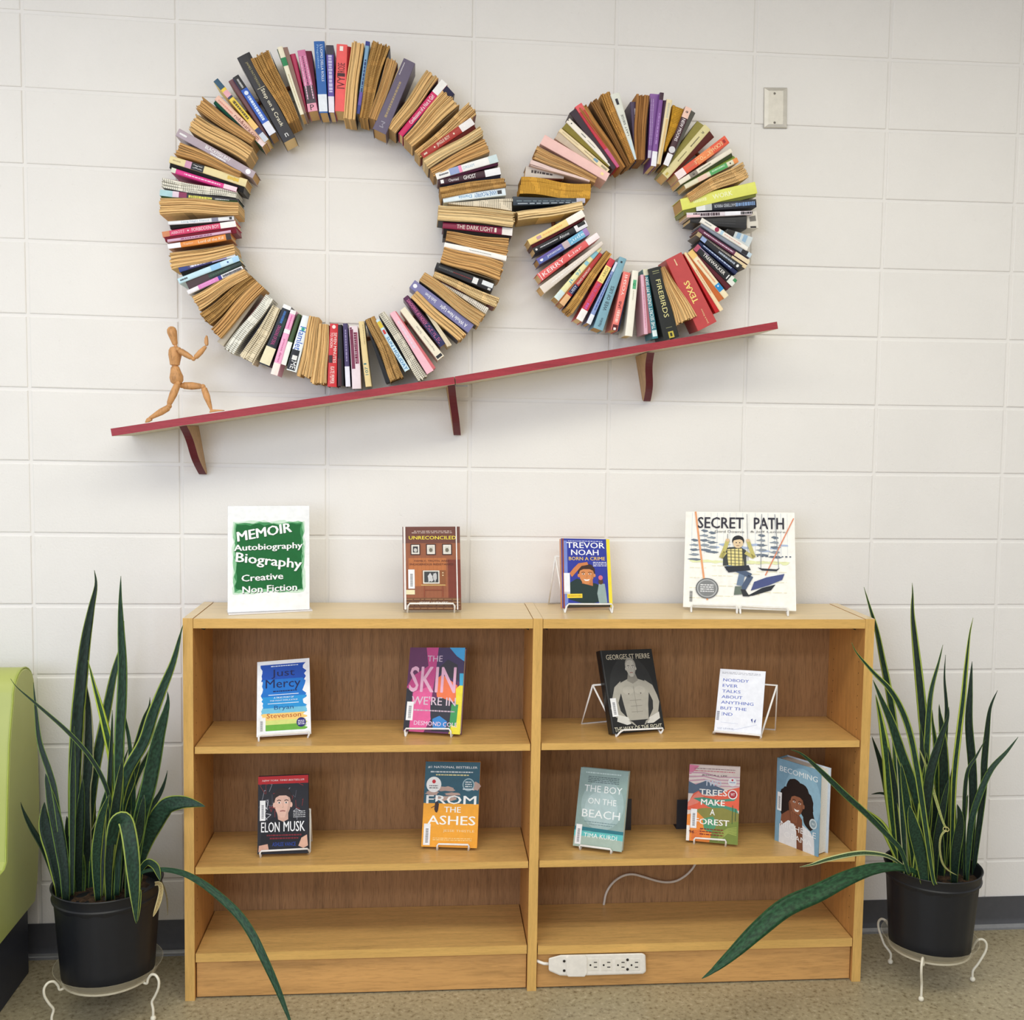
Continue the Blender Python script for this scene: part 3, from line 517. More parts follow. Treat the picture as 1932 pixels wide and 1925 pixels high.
SMALL = [
 ('F', 132, 1050, 172, 140, 140, 188, 'P', (168, 118, 66), 'dark tan leaves', [], []),
 ('F', 290, 1030, 345, 130, 110, 150, 'S', (140, 92, 166), 'purple back cover with small print', [b_(0, .12, (226, 222, 236)), s_(.2, .92, (210, 186, 226), .06, .38, 30), s_(.2, .92, (210, 186, 226), .06, .18, 30)], []),
 ('F', 318, 1140, 438, 110, 78, 58, 'S', (126, 78, 152), 'purple spine with white sticker', [b_(0, .2, (238, 238, 246)), s_(.3, .72, (170, 130, 196), .3), b_(.9, 1, (60, 30, 50))], []),
 ('F', 392, 1112, 545, 208, 60, 84, 'S', (234, 218, 178), 'straw cream spine', [b_(.0, .7, (226, 192, 132), -.3, .1), s_(.72, .95, (200, 196, 176), .4)], [(1, (70, 40, 66), 2, 40)]),
 ('F', 480, 935, 680, 300, 30, 180, 'T', (212, 158, 48), 'mustard printed page', [], []),
 ('F', 490, 1130, 812, 318, 80, 98, 'S', (70, 40, 50), 'maroon spine with pink ends', [b_(.82, 1, (240, 200, 184)), o_(.92, (30, 20, 24), .18), t_(.42, .8, 'NEW MOONS', (242, 232, 236), -1, .5), b_(0, .2, (238, 236, 240)), o_(.27, (214, 212, 216), .55)], [(-1, (92, 90, 84), 6, 80)]),
 ('F', 480, 1280, 1078, 592, 108, 112, 'S', (222, 210, 156), 'pale straw spine', [s_(.3, .5, (120, 110, 70), .12), s_(.6, .8, (90, 80, 60), .14), t_(.86, .9, 'R', (90, 90, 80), -1, .3), b_(.02, .07, (196, 176, 80), -.15, .15)], [(1, (148, 138, 72), 30, 110), (-1, (96, 44, 38), 10, 110)]),
 ('F', 640, 1288, 1350, 762, 104, 120, 'S', (230, 94, 68), 'coral orange spine', [b_(0, .16, (244, 226, 226)), b_(.4, .7, (240, 140, 84)), t_(.36, .9, 'ECKHART TOLLE', (252, 214, 160), -1, .45), s_(.2, .36, (214, 120, 90), .3), b_(.92, .96, (160, 40, 36), -.2, .2)], []),
 ('F', 682, 1372, 1412, 918, 68, 62, 'S', (238, 230, 212), 'ivory spine', [b_(.2, .34, (140, 130, 120)), s_(.38, .6, (150, 150, 130), .3), o_(.27, (60, 50, 50), .25)], [(-1, (62, 74, 42), 8, 50)]),
 ('F', 760, 1430, 1498, 1050, 66, 70, 'S', (232, 226, 200), 'cream spine with green middle', [b_(.48, .8, (90, 172, 104)), s_(.52, .76, (210, 236, 206), .3, .15), b_(.25, .42, (240, 206, 190)), o_(.86, (60, 60, 50), .16), b_(.92, 1, (238, 150, 84))], [(1, (136, 160, 68), 20, 40)]),
 ('F', 812, 1588, 1608, 1182, 124, 226, 'T', TAN, 'tan printed leaves spread wide', [], []),
 ('F', 708, 1682, 1758, 1440, 156, 160, 'S', (224, 226, 108), 'lime yellow spine', [t_(.42, .68, 'WORK', (244, 246, 196), 1, .4, 0, .03), s_(.16, .34, (240, 242, 170), .3)], [(-1, (120, 126, 60), 60, 34)]),
 ('F', 915, 1722, 1760, 1658, 96, 108, 'S', (34, 38, 50), 'blue-black spine with grey sticker', [b_(0, .15, (228, 230, 230)), b_(.15, .26, (190, 194, 190)), t_(.3, .66, 'SHATTERED MIRROR', (196, 202, 214), -1, .42), s_(.66, .98, (120, 150, 196), .5, 0, 10)], []),
 ('H', 782, 118, 1700, 82, 66, 50, 'S', (226, 216, 224), 'white spine spattered with black', [b_(.58, .82, (240, 240, 248)), s_(.1, .5, (70, 50, 60), .7, 0, 16), s_(.82, 1, (30, 30, 34), .7, 0, 8), b_(.0, .2, (240, 200, 206), -.5, 0)], []),
 ('H', 830, 190, 1620, 220, 60, 176, 'S', (44, 44, 46), 'charcoal back cover', [s_(.4, .8, (80, 80, 84), .05, .1, 30), s_(.4, .8, (80, 80, 84), .05, -.15, 30)], []),
 ('H', 1612, 190, 1770, 170, 210, 250, 'S', (222, 216, 204), 'off-white cover end with barcode', [b_(.3, .85, (120, 116, 110), -.1, .2), b_(.3, .8, (50, 46, 46), -.48, -.38)], []),
 ('H', 1340, 345, 1680, 500, 70, 150, 'S', (206, 214, 216), 'pale blue-grey cover corner', [b_(.0, .3, (34, 30, 32)), b_(.4, .55, (150, 180, 206), -.3, .45), b_(.65, .8, (150, 180, 206), -.3, .45)], []),
 ('H', 982, 182, 1632, 590, 68, 60, 'S', (240, 236, 228), 'white spine with crimson dot', [o_(.34, (156, 40, 80), .5), b_(.42, .47, (180, 210, 230)), s_(.5, .85, (226, 190, 180), .3), s_(.08, .22, (150, 150, 150), .2)], []),
 ('H', 985, 240, 1680, 690, 50, 66, 'S', (140, 148, 162), 'steel grey spine', [b_(.82, .93, (40, 40, 46)), b_(.93, 1, (196, 214, 226))], []),
 ('H', 952, 312, 1652, 782, 54, 60, 'S', (112, 58, 84), 'plum spine with cream end', [b_(.72, 1, (232, 214, 180)), s_(.1, .68, (222, 196, 214), .3, 0, 20)], []),
 ('H', 925, 372, 1612, 845, 60, 56, 'S', (96, 88, 84), 'taupe spine', [b_(.7, 1, (232, 210, 168)), s_(.2, .68, (210, 200, 190), .3, 0, 16), b_(0, .08, (180, 160, 120))], []),
 ('H', 985, 435, 1535, 860, 60, 96, 'S', (34, 36, 42), 'near-black spine with white bird', [o_(.92, (232, 232, 232), .24), s_(.45, .85, (170, 180, 196), .35, 0, 12), b_(0, .12, (150, 170, 214))], []),
 ('H', 958, 505, 1478, 928, 46, 60, 'S', (32, 42, 82), 'navy spine', [s_(.1, .85, (180, 196, 226), .35, .1, 18)], []),
 ('H', 905, 560, 1450, 1075, 98, 118, 'S', (34, 34, 38), 'black spine lettered in uncial white', [b_(0, .08, (180, 84, 110)), t_(.2, .74, 'TREEWALKER', (240, 236, 232), 1, .42), b_(.81, .83, (240, 240, 240), -.3, .3), b_(.86, 1, (226, 228, 220)), b_(.93, 1, (60, 140, 90), .1, .5), s_(.08, .3, (170, 150, 190), .12, .34, 12)], [(-1, (96, 34, 46), 14, 66)]),
 ('H', 830, 622, 1340, 1262, 88, 78, 'S', (240, 226, 190), 'buttery cream spine with blue patch', [b_(.72, .86, (40, 140, 206)), o_(.76, (230, 240, 250), .16), s_(.2, .68, (226, 160, 120), .28, 0, 22), b_(.0, .14, (240, 200, 120))], [(-1, (204, 112, 56), 6, 90)]),
 ('H', 758, 640, 1272, 1450, 36, 58, 'S', (240, 218, 176), 'thin parchment spine', [s_(.3, .7, (200, 140, 120), .22, 0, 20)], [(-1, (196, 32, 36), 4, 56)]),
 ('H', 598, 690, 1072, 1672, 250, 300, 'S', (190, 72, 72), 'huge brick red spine with yellow title', [t_(.36, .66, 'TEXAS', (246, 226, 130), -1, .30, 0, .03), t_(.76, .97, 'James A. Michener', (240, 216, 160), -1, .1, .1, 0), s_(.04, .13, (240, 216, 170), .07, -.05, 8)], []),
 ('H', 448, 840, 780, 1590, 70, 330, 'P', TAN, 'tan leaves fanned out like a wedge', [], []),
 ('H', 335, 850, 572, 1842, 190, 226, 'S', (34, 36, 34), 'broad black spine with serif title', [t_(.17, .7, 'FIREBIRDS', (222, 214, 150), 1, .34, .02, 0), b_(.045, .055, (150, 150, 110), -.25, .25), b_(.075, .082, (150, 150, 110), -.25, .25), b_(.84, .846, (150, 150, 110), -.2, .2), b_(.9, .99, (196, 180, 70), -.14, .2), b_(.92, .97, (50, 50, 36), -.04, .1)], []),
 ('H', 202, 872, 345, 1842, 72, 82, 'S', (60, 128, 140), 'teal spine with white lettering', [t_(.12, .86, 'THE SECRET UNDER MY SKIN', (240, 246, 246), -1, .62), b_(0, .09, (220, 216, 190)), b_(.88, .97, (226, 240, 240), -.4, .4)], []),
 ('H', 160, 950, 215, 1780, 46, 56, 'S', (226, 178, 196), 'shell pink spine', [s_(.2, .9, (200, 120, 150), .2, 0, 24)], [(1, (178, 110, 120), 30, 120)]),
 ('G', 1840, 930, 1742, 1880, 94, 112, 'S', (240, 236, 222), 'white spine with green roundel', [b_(.14, .28, (90, 176, 130), -.2, .3), o_(.21, (30, 120, 70), .2), s_(.3, .45, (180, 170, 150), .1, 0, 10)], []),
 ('G', 1718, 952, 1530, 1800, 108, 92, 'S', (232, 122, 112), 'salmon spine', [t_(.05, .4, 'YOSHI', (250, 226, 220), -1, .4), t_(.5, .62, 'JAB', (70, 20, 30), -1, .5), s_(.65, .86, (246, 200, 190), .5, 0, 6), b_(.9, 1, (90, 20, 26), -.4, .4), b_(.95, .99, (246, 230, 226), -.2, .2)], [(1, (36, 40, 64), 2, 40)]),
 ('G', 1662, 742, 1298, 1782, 108, 150, 'S', (128, 170, 186), 'duck-egg blue spine', [t_(.4, .74, 'WEB OF LIES', (40, 44, 50), -1, .4, 0, .005), t_(.84, .96, 'Naidoo', (40, 44, 50), -1, .28, 0, 0), b_(.05, .075, (40, 44, 50), -.15, .1)], []),
 ('G', 1568, 808, 1158, 1702, 34, 70, 'S', (140, 160, 210), 'cornflower blue spine', [s_(.2, .78, (70, 90, 160), .3, 0, 18), b_(.85, 1, (234, 238, 246)), b_(0, .15, (214, 220, 240))], []),
 ('G', 1508, 762, 1022, 1650, 88, 104, 'S', (204, 60, 74), 'cherry red spine with yellow block', [b_(.12, .38, (238, 214, 130)), t_(.14, .36, 'F I ARCH', (60, 50, 40), -1, .4), t_(.4, .7, 'GHOST IN THE', (190, 90, 170), -1, .45), s_(.72, .82, (190, 90, 170), .4, 0, 4), b_(.83, 1, (246, 240, 238))], []),
 ('G', 1458, 662, 880, 1505, 96, 130, 'T', (206, 158, 86), 'honey-coloured printed leaves', [], []),
 ('G', 1342, 680, 768, 1422, 48, 86, 'S', (178, 54, 52), 'rust red spine with navy patch', [b_(.62, .78, (36, 40, 80)), t_(.63, .77, 'USSY', (220, 220, 236), -1, .5), t_(.28, .6, 'PIANO ANARCHY', (240, 220, 210), -1, .5), b_(.82, 1, (226, 180, 130))], []),
 ('G', 1330, 592, 690, 1342, 68, 92, 'S', (236, 232, 176), 'pale yellow spine with aqua patches', [b_(.08, .2, (140, 200, 216)), b_(.28, .34, (140, 200, 216), -.35, .35), t_(.44, .54, '97', (90, 170, 200), -1, .6), t_(.6, .7, 'JL', (70, 160, 200), -1, .6), b_(.85, 1, (214, 230, 230))], [(1, (222, 160, 90), 4, 70)]),
 ('G', 1362, 525, 480, 1212, 56, 120, 'S', (226, 214, 204), 'greyish ivory spine', [s_(.2, .85, (246, 240, 236), .16, 0, 22)], []),
 ('G', 1300, 412, 442, 1032, 88, 120, 'S', (226, 98, 98), 'watermelon pink spine', [b_(0, .19, (248, 234, 236)), t_(.28, .5, 'Liar', (246, 214, 214), -1, .4), t_(.58, .94, 'KERRY', (252, 230, 230), -1, .5), b_(.97, .98, (250, 220, 220))], []),
 ('G', 1150, 352, 422, 802, 108, 92, 'S', (96, 110, 176), 'blue and violet spine', [b_(0, .38, (110, 176, 212)), b_(.38, .5, (196, 176, 180)), t_(.08, .36, 'Jude', (214, 234, 246), -1, .6), t_(.54, .82, 'Jonathan', (226, 226, 246), -1, .55), o_(.93, (240, 240, 250), .25), b_(.5, 1, (96, 84, 160), -.5, -.1), b_(0, .08, (160, 130, 190))], []),
 ('G', 1130, 242, 362, 642, 94, 90, 'S', (30, 30, 34), 'black spine with white sticker corner', [b_(0, .22, (236, 234, 238)), b_(.02, .16, (30, 30, 34), -.5, 0), t_(.34, .52, 'Alone', (214, 214, 220), -1, .45), s_(.55, .88, (190, 190, 196), .2, 0, 18), o_(.95, (220, 220, 220), .18)], []),
 ('G', 1085, 92, 292, 520, 106, 86, 'S', (242, 216, 142), 'buttercup spine paling to white', [b_(0, .3, (248, 242, 232)), s_(.4, .75, (240, 190, 120), .3, 0, 10), b_(.78, .86, (190, 150, 160), -.25, .25)], [(1, (84, 20, 30), 30, 56)]),
 ('G', 1080, -18, 125, 138, 130, 128, 'P', LT, 'tan leaves bent downward', [], []),
 ('E', 1108, 1682, 60, 1688, 66, 128, 'S', (52, 62, 74), 'slate cover streaked with white', [s_(.1, .95, (170, 180, 190), .14, .3, 8), s_(.2, .95, (120, 140, 150), .1, 0, 9), b_(0, .12, (190, 186, 200))], []),
 ('E', 1192, 1545, 182, 1462, 210, 240, 'T', (214, 160, 62), 'golden flat printed page', [], []),
 ('E', 800, 1345, 240, 1262, 40, 170, 'S', (206, 196, 186), 'greyish torn cover', [s_(.3, .85, (70, 60, 60), .3, -.1, 7)], [(1, (130, 74, 66), 2, 40)]),
 ('E', 1180, 1400, 320, 1128, 30, 76, 'W', (232, 206, 200), 'pinkish white leaves', [], []),
 ('E', 1268, 1385, 388, 980, 96, 196, 'P', (216, 172, 116), 'separated tan leaves', [], []),
 ('E', 1440, 1345, 490, 790, 128, 152, 'S', (240, 196, 190), 'wide blush pink spine', [b_(.07, .11, (250, 226, 160), -.15, .15)], []),
 ('E', 1440, 1258, 742, 652, 78, 62, 'S', (238, 218, 176), 'sand cream spine', [s_(.25, .5, (150, 130, 100), .16, 0, 14), b_(.22, .3, (120, 160, 186), -.3, .2), s_(.62, .95, (170, 150, 120), .12, 0, 20), s_(.03, .14, (150, 140, 120), .4)], [(1, (206, 190, 168), 4, 100)]),
 ('E', 1500, 1155, 858, 512, 88, 78, 'S', (242, 234, 222), 'off-white spine with boxed emblem', [b_(.02, .08, (50, 46, 46), -.3, .3), b_(.035, .065, (240, 234, 222), -.16, .16), s_(.38, .55, (150, 150, 150), .14, .1), s_(.6, .7, (120, 120, 120), .2), o_(.92, (60, 60, 60), .12), o_(.99, (60, 60, 60), .1)], [(1, (140, 126, 44), 14, 90)]),
 ('E', 1590, 1195, 1008, 292, 46, 118, 'S', (196, 46, 62), 'ruby red spine', [b_(0, .3, (196, 84, 130)), b_(.9, 1, (226, 90, 96))], [(1, (56, 34, 38), 60, 100)]),
 ('E', 1668, 1208, 1075, 318, 70, 130, 'P', (186, 132, 72), 'chestnut leaves', [], []),
 ('E', 1740, 1180, 1235, 235, 60, 120, 'P', (160, 114, 64), 'umber leaves with dark slits', [], []),
 ('E', 1800, 1130, 1400, 125, 70, 150, 'T', (206, 152, 78), 'honey leaves with faint print', [], []),
 ('E', 1845, 1085, 1540, 125, 34, 140, 'S', (222, 224, 214), 'white-green spine with black lettering', [t_(.36, .68, 'LAST SIEGE', (36, 36, 40), 1, .34, 0, 0), b_(.83, .92, (30, 26, 44), -.1, .2), b_(.0, .3, (206, 224, 234), -.3, .4)], []),
 ('F', 62, 1090, 36, 240, 26, 90, 'S', (72, 56, 86), 'dusky torn cover', [s_(.3, .9, (200, 196, 200), .2, -.2, 8)], []),
]

def wheel(rows, ring, cx, cy, y_back, seed):
    rd = random.Random(seed); n = len(rows); used = {}
    for i, (R, ix, iy, ox, oy, wi, wo, kind, c, desc, ops, sides) in enumerate(rows):
        X0, Y0, sc = REG[R]
        iu, iv, ou, ov = X0 + ix / sc, Y0 + iy / sc, X0 + ox / sc, Y0 + oy / sc
        depth = rd.uniform(0.092, 0.104) if kind == 'S' else rd.uniform(0.096, 0.108)
        if desc.endswith(('board', 'page', 'cover', 'cover end with barcode', 'cover corner', 'small print')) and kind != 'P': depth -= 0.012
        yf = y_back - depth
        Pi, Po = on_y(iu, iv, yf), on_y(ou, ov, yf)
        L = (Po - Pi).length; k = L / math.hypot(ou - iu, ov - iv)
        a, b = wi / sc * k, wo / sc * k
        ang = math.atan2(Po.z - Pi.z, Po.x - Pi.x)
        h = math.degrees(math.atan2((iu + ou) / 2 - cx, cy - (iv + ov) / 2)) % 360 / 30
        hh = int(h * 2 + 0.5) / 2; H = int(hh) or 12
        clock = ('half past %d' % H) if hh % 1 else ("%d o'clock" % H)
        nb = rows[(i - 1) % n]
        if kind == 'S': lab = '%s at %s of the %s wheel' % (desc, clock, ring)
        else:
            j = i - 1
            while rows[j % n][7] != 'S': j -= 1
            nd = rows[j % n][9].split(' with ')[0].split(' titled')[0].split(' lettered')[0]
            lab = '%s, %s wheel at %s, near the %s' % (desc, ring, clock, nd)
        used[lab] = used.get(lab, 0) + 1
        wd = lab.split()
        if len(wd) > 16: lab = ' '.join(wd[:16]); print('LONG', lab)
        root = bpy.data.objects.new('book', None); COL.objects.link(root); root.empty_display_size = 0.03
        ca, sa = math.cos(ang), math.sin(ang)
        root.matrix_world = Matrix(((ca, -sa, 0, Pi.x), (0, 0, -1, yf), (sa, ca, 0, Pi.z), (0, 0, 0, 1)))
        root['label'] = lab; root['category'] = 'book'; root['group'] = 'books of the %s wheel' % ring
        wy = lambda t, f: (a + (b - a) * t) * f
        if kind == 'S':
            # wraparound cover: U profile extruded along x
            def prof(x, t, w, ins=0):
                bul = min(0.0007, w * 0.05); e = 0.0009
                o = [(-w / 2, -depth), (-w / 2, -0.0012), (-w / 2 + 0.0012, -0.0002), (-w / 4, bul * 0.75), (0, bul), (w / 4, bul * 0.75), (w / 2 - 0.0012, -0.0002), (w / 2, -0.0012), (w / 2, -depth)]
                q = [(w / 2 - e, -depth), (w / 2 - e, -0.002), (0, -0.0012), (-w / 2 + e, -0.002), (-w / 2 + e, -depth)]
                return [Vector((x, y, z)) for y, z in o + q]
            mb = MB(); tt = [0, .2, .4, .6, .8, 1.0]; sk = rd.uniform(-0.0012, 0.0012)
            mb.grid([[p + Vector((0, sk * math.sin(t * 3.14), 0)) for p in prof(t * L, t, max(0.003, a + (b - a) * t))] for t in tt], mat(c, 0.38, 'flat', var=0.05, scale=40), True, True)
            cov = mb.build('cover', root)
            mb = MB(); pm = mat(rd.choice((TAN, LT, (198, 158, 104))), 0.85, 'pages')
            if min(a, b) > 0.0045:
                e = 0.0014
                rows2 = []
                for t in (0, .25, .5, .75, 1):
                    x = 0.003 + t * (L - 0.006); w = a + (b - a) * t
                    rows2.append([Vector((x, y, z)) for y, z in ((-w / 2 + e, -0.0022), (w / 2 - e, -0.0022), (w / 2 - e, -depth + 0.004), (w * .2, -depth + 0.002), (-w / 2 + e, -depth + 0.004))])
                mb.grid(rows2, pm, True, True); mb.build('pages', root)
            if ops:
                def mp(u, v, ly):
                    t = u; w = max(0.003, a + (b - a) * t); bul = min(0.0007, w * 0.05)
                    z = bul * (1 - (2 * v) ** 2 * 0.98) if abs(v) <= 0.5 else 0
                    return Vector((u * L, v * w + sk * math.sin(t * 3.14), z + 0.0003 + ly * 0.00003))
                pt = Print(mp); asp = L / ((a + b) / 2)
                for q in ops:
                    if q[0] == 'band':
                        _, t0, t1, cc, v0, v1 = q; m5 = 6
                        pt.k += 1
                        for jx in range(m5):
                            va, vb = v0 + (v1 - v0) * jx / m5, v0 + (v1 - v0) * (jx + 1) / m5
                            va, vb = max(-.49, va), min(.49, vb)
                            if vb > va: pt.mb.face([mp(t0, va, pt.k), mp(t1, va, pt.k), mp(t1, vb, pt.k), mp(t0, vb, pt.k)], mat(cc, 0.4))
                    elif q[0] == 'text':
                        _, t0, t1, s, cc, d, hf, off, bo = q
                        if d == 2: pt.text(s, (t0 + t1) / 2, off, hf, (t1 - t0), cc, bo, rot=-math.pi / 2)
                        else: pt.text(s, (t0 + t1) / 2, off, (t1 - t0), hf, cc, bo, rot=0 if d > 0 else math.pi)
                    elif q[0] == 'dash': pt.dashes(q[1], q[2], q[5], q[4], q[3], seed=i, n=q[6])
                    elif q[0] == 'dot': pt.ell(q[1], 0, q[3] / asp, q[3], q[2], 12)
                pt.mb.build('spine_print', root, recalc=False, kind='stuff')
        else:
            w_mid = (a + b) / 2; ns = max(3, min(26, int(b / 0.0028)))
            if 'page' in desc and 'pages' not in desc: ns = 3
            if kind == 'W' and 'print' not in desc: ns = max(2, ns // 2)
            m1 = mat(c, 0.85, 'pages', text=(kind in 'TW' and 'pinkish' not in desc and 'slip' not in desc), tscale=75 if kind == 'T' else 62)
            m2 = mat(tuple(x * 0.82 for x in c), 0.85, 'pages')
            A = rd.choice((-1, 1)) * rd.uniform(.4, 1) * min(0.16 * w_mid, 0.0075); ph = rd.uniform(0, 6); fr = rd.uniform(0.8, 1.5)
            mb = MB()
            cuts = [rd.choice((.35, .5, .8, 1.2, 1.9)) * rd.uniform(.8, 1.2) for _ in range(ns)]; tot = sum(cuts); cc_ = -0.5
            mb.grid([[Vector((t * L * .99, wy(t, f) + A * math.sin(fr * math.pi * t + ph) * math.sin(math.pi * min(1, t * 0.9 + 0.05)), z)) for f, z in ((-.46, -.007), (.46, -.007), (.46, -depth), (-.46, -depth))] for t in (0.002, .25, .5, .75, 1)], m2, True, True)
            for sI in range(ns):
                f0 = cc_; cc_ += cuts[sI] / tot; f1 = cc_ if rd.random() < .7 else cc_ - .25 * cuts[sI] / tot
                dL = rd.uniform(-0.0045, 0.003); dz = rd.uniform(-0.0024, 0.0005); x_in = rd.uniform(0, 0.0012)
                a2 = rd.uniform(-1, 1) * 0.0011; p2 = rd.uniform(0, 6); rws = []
                M = 9
                for j in range(M + 1):
                    t = j / M; x = x_in + t * (L + dL - x_in)
                    env = math.sin(math.pi * min(1, t * 0.9 + 0.05))
                    off = A * math.sin(fr * math.pi * t + ph) * env + a2 * math.sin(2.2 * math.pi * t + p2) * t
                    y0, y1 = wy(t, f0) + off, wy(t, f1) + off
                    zf = dz * (0.3 + 0.7 * t) + 0.0015 * math.sin(5 * t + p2); ym = (y0 + y1) / 2
                    rws.append([Vector((x, y0, zf - 0.0007)), Vector((x, ym, zf)), Vector((x, y1, zf - 0.0007)), Vector((x, y1, -depth)), Vector((x, y0, -depth))])
                mb.grid(rws, m1 if sI % 3 else (m2 if kind == 'P' else m1), True, True)
            mb.build('pages', root)
            e = 0.0009                                   # the folded-back covers: thin boards either side, behind the leaf edges
            for sg, cc in ((-1, rd.choice(((120, 60, 60), (60, 60, 80), (170, 150, 120), (30, 30, 34), (90, 70, 50)))),):
                if ns > 3 and not sides:
                    mb = MB(); mb.grid([[Vector((t * L * 0.985, sg * wy(t, .5) + dy, z)) for dy, z in ((0, -0.010), (sg * e, -0.010), (sg * e, -depth), (0, -depth))] for t in (0.01, .5, 1)], mat(cc, 0.5), True, True)
                    mb.build('cover', root)
        for sg, cc, s0, s1 in sides:                     # cover boards that stand off the block and show their face
            s0, s1 = s0 / sc * k, s1 / sc * k; mb = MB()
            rws = []
            for t in (0.015, .3, .6, 0.985):
                base = -sg * 0 + (a + (b - a) * t) / 2; w2 = s0 + (s1 - s0) * t
                ya, yb = sg * base, sg * (base + w2)
                rws.append([Vector((t * L, ya, -0.0035)), Vector((t * L, ya + (yb - ya) * .96, -0.004 - min(0.02, w2 * .4))), Vector((t * L, yb, -0.006 - min(0.02, w2 * .4))), Vector((t * L, yb - sg * 0.0012, -depth)), Vector((t * L, ya, -depth))])
            mb.grid(rws, mat(cc, 0.4), True, True); mb.build('cover_flap', root)
    for l_, q in used.items():
        if q > 1: print('DUP', q, l_)
    # the bent hoop that carries the books, just off the wall
    c3 = on_y(cx, cy, -0.012); rad = (on_y(cx + (242 if ring == 'large' else 160), cy, -0.012) - c3).length
    mb = MB(); mb.tube([c3 + Vector((math.cos(t * math.pi / 30) * rad, 0, math.sin(t * math.pi / 30) * rad)) for t in range(61)], 0.006, mat((150, 92, 58), 0.5, 'wood'), 8, False)
    o = mb.build('hoop', None, c3, smooth=True)
    tag(o, 'thin reddish wooden hoop behind the books of the %s wheel' % ring, 'hoop')
wheel(BIG, 'large', 634, 402, -0.022, 11)
wheel(SMALL, 'small', 1206, 412, -0.022, 12)

# ------------------------------------------------------------------ blank wall plate
P = [on_y(u, v, 0) for u, v in ((1440, 242.5), (1484, 242.8), (1484.4, 166), (1440.6, 165.6))]
ctr = sum(P, Vector()) / 4
wp = thing('wall_plate', 'blank satin steel wall plate with two screws, right of the small wheel', 'wall plate', ctr)
pm = mat((206, 202, 194), 0.42, metal=0.5)
mb = MB(); rg = lambda s, y: [ctr + (p - ctr) * s + Vector((0, y, 0)) for p in P]
mb.grid([rg(1, -0.0012), rg(1, -0.003), rg(.96, -0.005)], pm, True)
rg2 = lambda sx, sz, y: [Vector((ctr.x + (p.x - ctr.x) * sx, y, ctr.z + (p.z - ctr.z) * sz)) for p in P]
mb.grid([rg2(.96, .96, -0.005), rg2(.62, .82, -0.0072)], pm, True); mb.face(rg2(.62, .82, -0.0072), pm)
mb.build('plate', wp, ctr)
for v in (176.5, 231.5):
    q = on_y(1461.5, v, -0.007); mb = MB(); mb.lathe([(1e-5, 0.0018), (0.0026, 0.0014), (0.0036, 0.0)], mat((150, 146, 140), 0.3, metal=0.9), 14)
    mb.v = [Vector((q.x + p.x, -0.0072 - p.z, q.z + p.y)) for p in mb.v]
    o = mb.build('screw', wp, ctr); mb = MB(); mb.box((q.x - 0.0028, -0.0094, q.z - 0.0004), (q.x + 0.0028, -0.0088, q.z + 0.0004), mat((50, 48, 46), 0.6)); mb.build('slot', o, ctr)

# ------------------------------------------------------------------ jointed wooden figure pushing the large wheel
fy = -0.135
mn = thing('wooden_mannequin', 'small jointed wooden figure on the slanted shelf, pushing the large wheel', 'figurine', on_y(345, 780, fy))
mw = mat((206, 152, 98), 0.5, 'wood', stretch=(3, 3, 1), grain=0.5, dark=0.8)
def px(x, y, dy=0): return on_y(190 + x / 4.493, 590 + y / 4.493, fy + dy)
kk = (px(1000, 0) - px(0, 0)).length / 1000
def limb(name, pts, rads, label=None, par=None, flat=1.0):
    mb = MB(); Q = [Vector(p) for p in pts]; mb.tube(Q, [r_ * kk for r_ in rads], mw, 12)
    o = mb.build(name, par or mn, mn.location, smooth='auto'); 
    if label: o['label'] = label
    return o
def bal(p, rd_, par=None):
    mb = MB(); mb.ball(p, rd_ * kk, mw); mb.build('joint', par or mn, mn.location, smooth=True)
def lerp(a, b, t): return a + (b - a) * t
def seg(name, p0, p1, prof):
    return limb(name, [lerp(p0, p1, t) for t, _ in prof], [w for _, w in prof])
seg('head', px(592, 116), px(632, 272), [(0, 3), (.04, 22), (.14, 38), (.3, 43), (.5, 38), (.75, 29), (.95, 24), (1, 20)])
limb('neck', [px(632, 268), px(640, 300)], [15, 15])
seg('chest', px(632, 288), px(628, 448), [(0, 20), (.06, 44), (.2, 56), (.45, 58), (.8, 46), (.97, 42), (1, 30)])
limb('waist', [px(628, 440), px(628, 470)], [26, 26])
seg('pelvis', px(628, 455), px(650, 605), [(0, 26), (.05, 36), (.3, 46), (.6, 60), (.85, 56), (.97, 40), (1, 20)])
for dy, dx in ((-0.018, 0), (0.020, 10)):
    bal(px(655 + dx, 312, dy), 20)
    seg('upper_arm', px(660 + dx, 318, dy), px(775 + dx * .3, 388, dy - 0.004), [(0, 14), (.1, 24), (.5, 25), (.9, 20), (1, 12)])
    bal(px(785 + dx * .3, 392, dy - 0.004), 18)
    seg('forearm', px(798 + dx * .3, 386, dy - 0.004), px(893, 285, dy), [(0, 12), (.1, 21), (.5, 24), (.9, 16), (1, 10)])
    bal(px(895, 272, dy), 10)
    mb = MB(); hp = [(884, 276), (876, 250), (880, 215), (893, 190), (899, 196), (905, 232), (906, 268), (898, 280)]
    mb.prism([px(a, b, dy - 0.007) for a, b in hp], (0, 0.014, 0), mw); mb.build('hand', mn, mn.location, bevel=0.002)
for dy, pts in ((-0.014, [(655, 600), (575, 785), (585, 800), (400, 905)]), (0.016, [(690, 618), (860, 625), (872, 632), (938, 825)])):
    h0, k0, k1, an = [px(a, b, dy) for a, b in pts]
    bal(px(pts[0][0], pts[0][1], dy * .7), 24)
    seg('thigh', h0, k0, [(0, 16), (.08, 30), (.5, 34), (.9, 24), (1, 14)])
    bal(lerp(k0, k1, .5), 24)
    seg('calf', k1, an, [(0, 14), (.08, 27), (.4, 30), (.85, 17), (1, 10)])
    bal(an, 13)
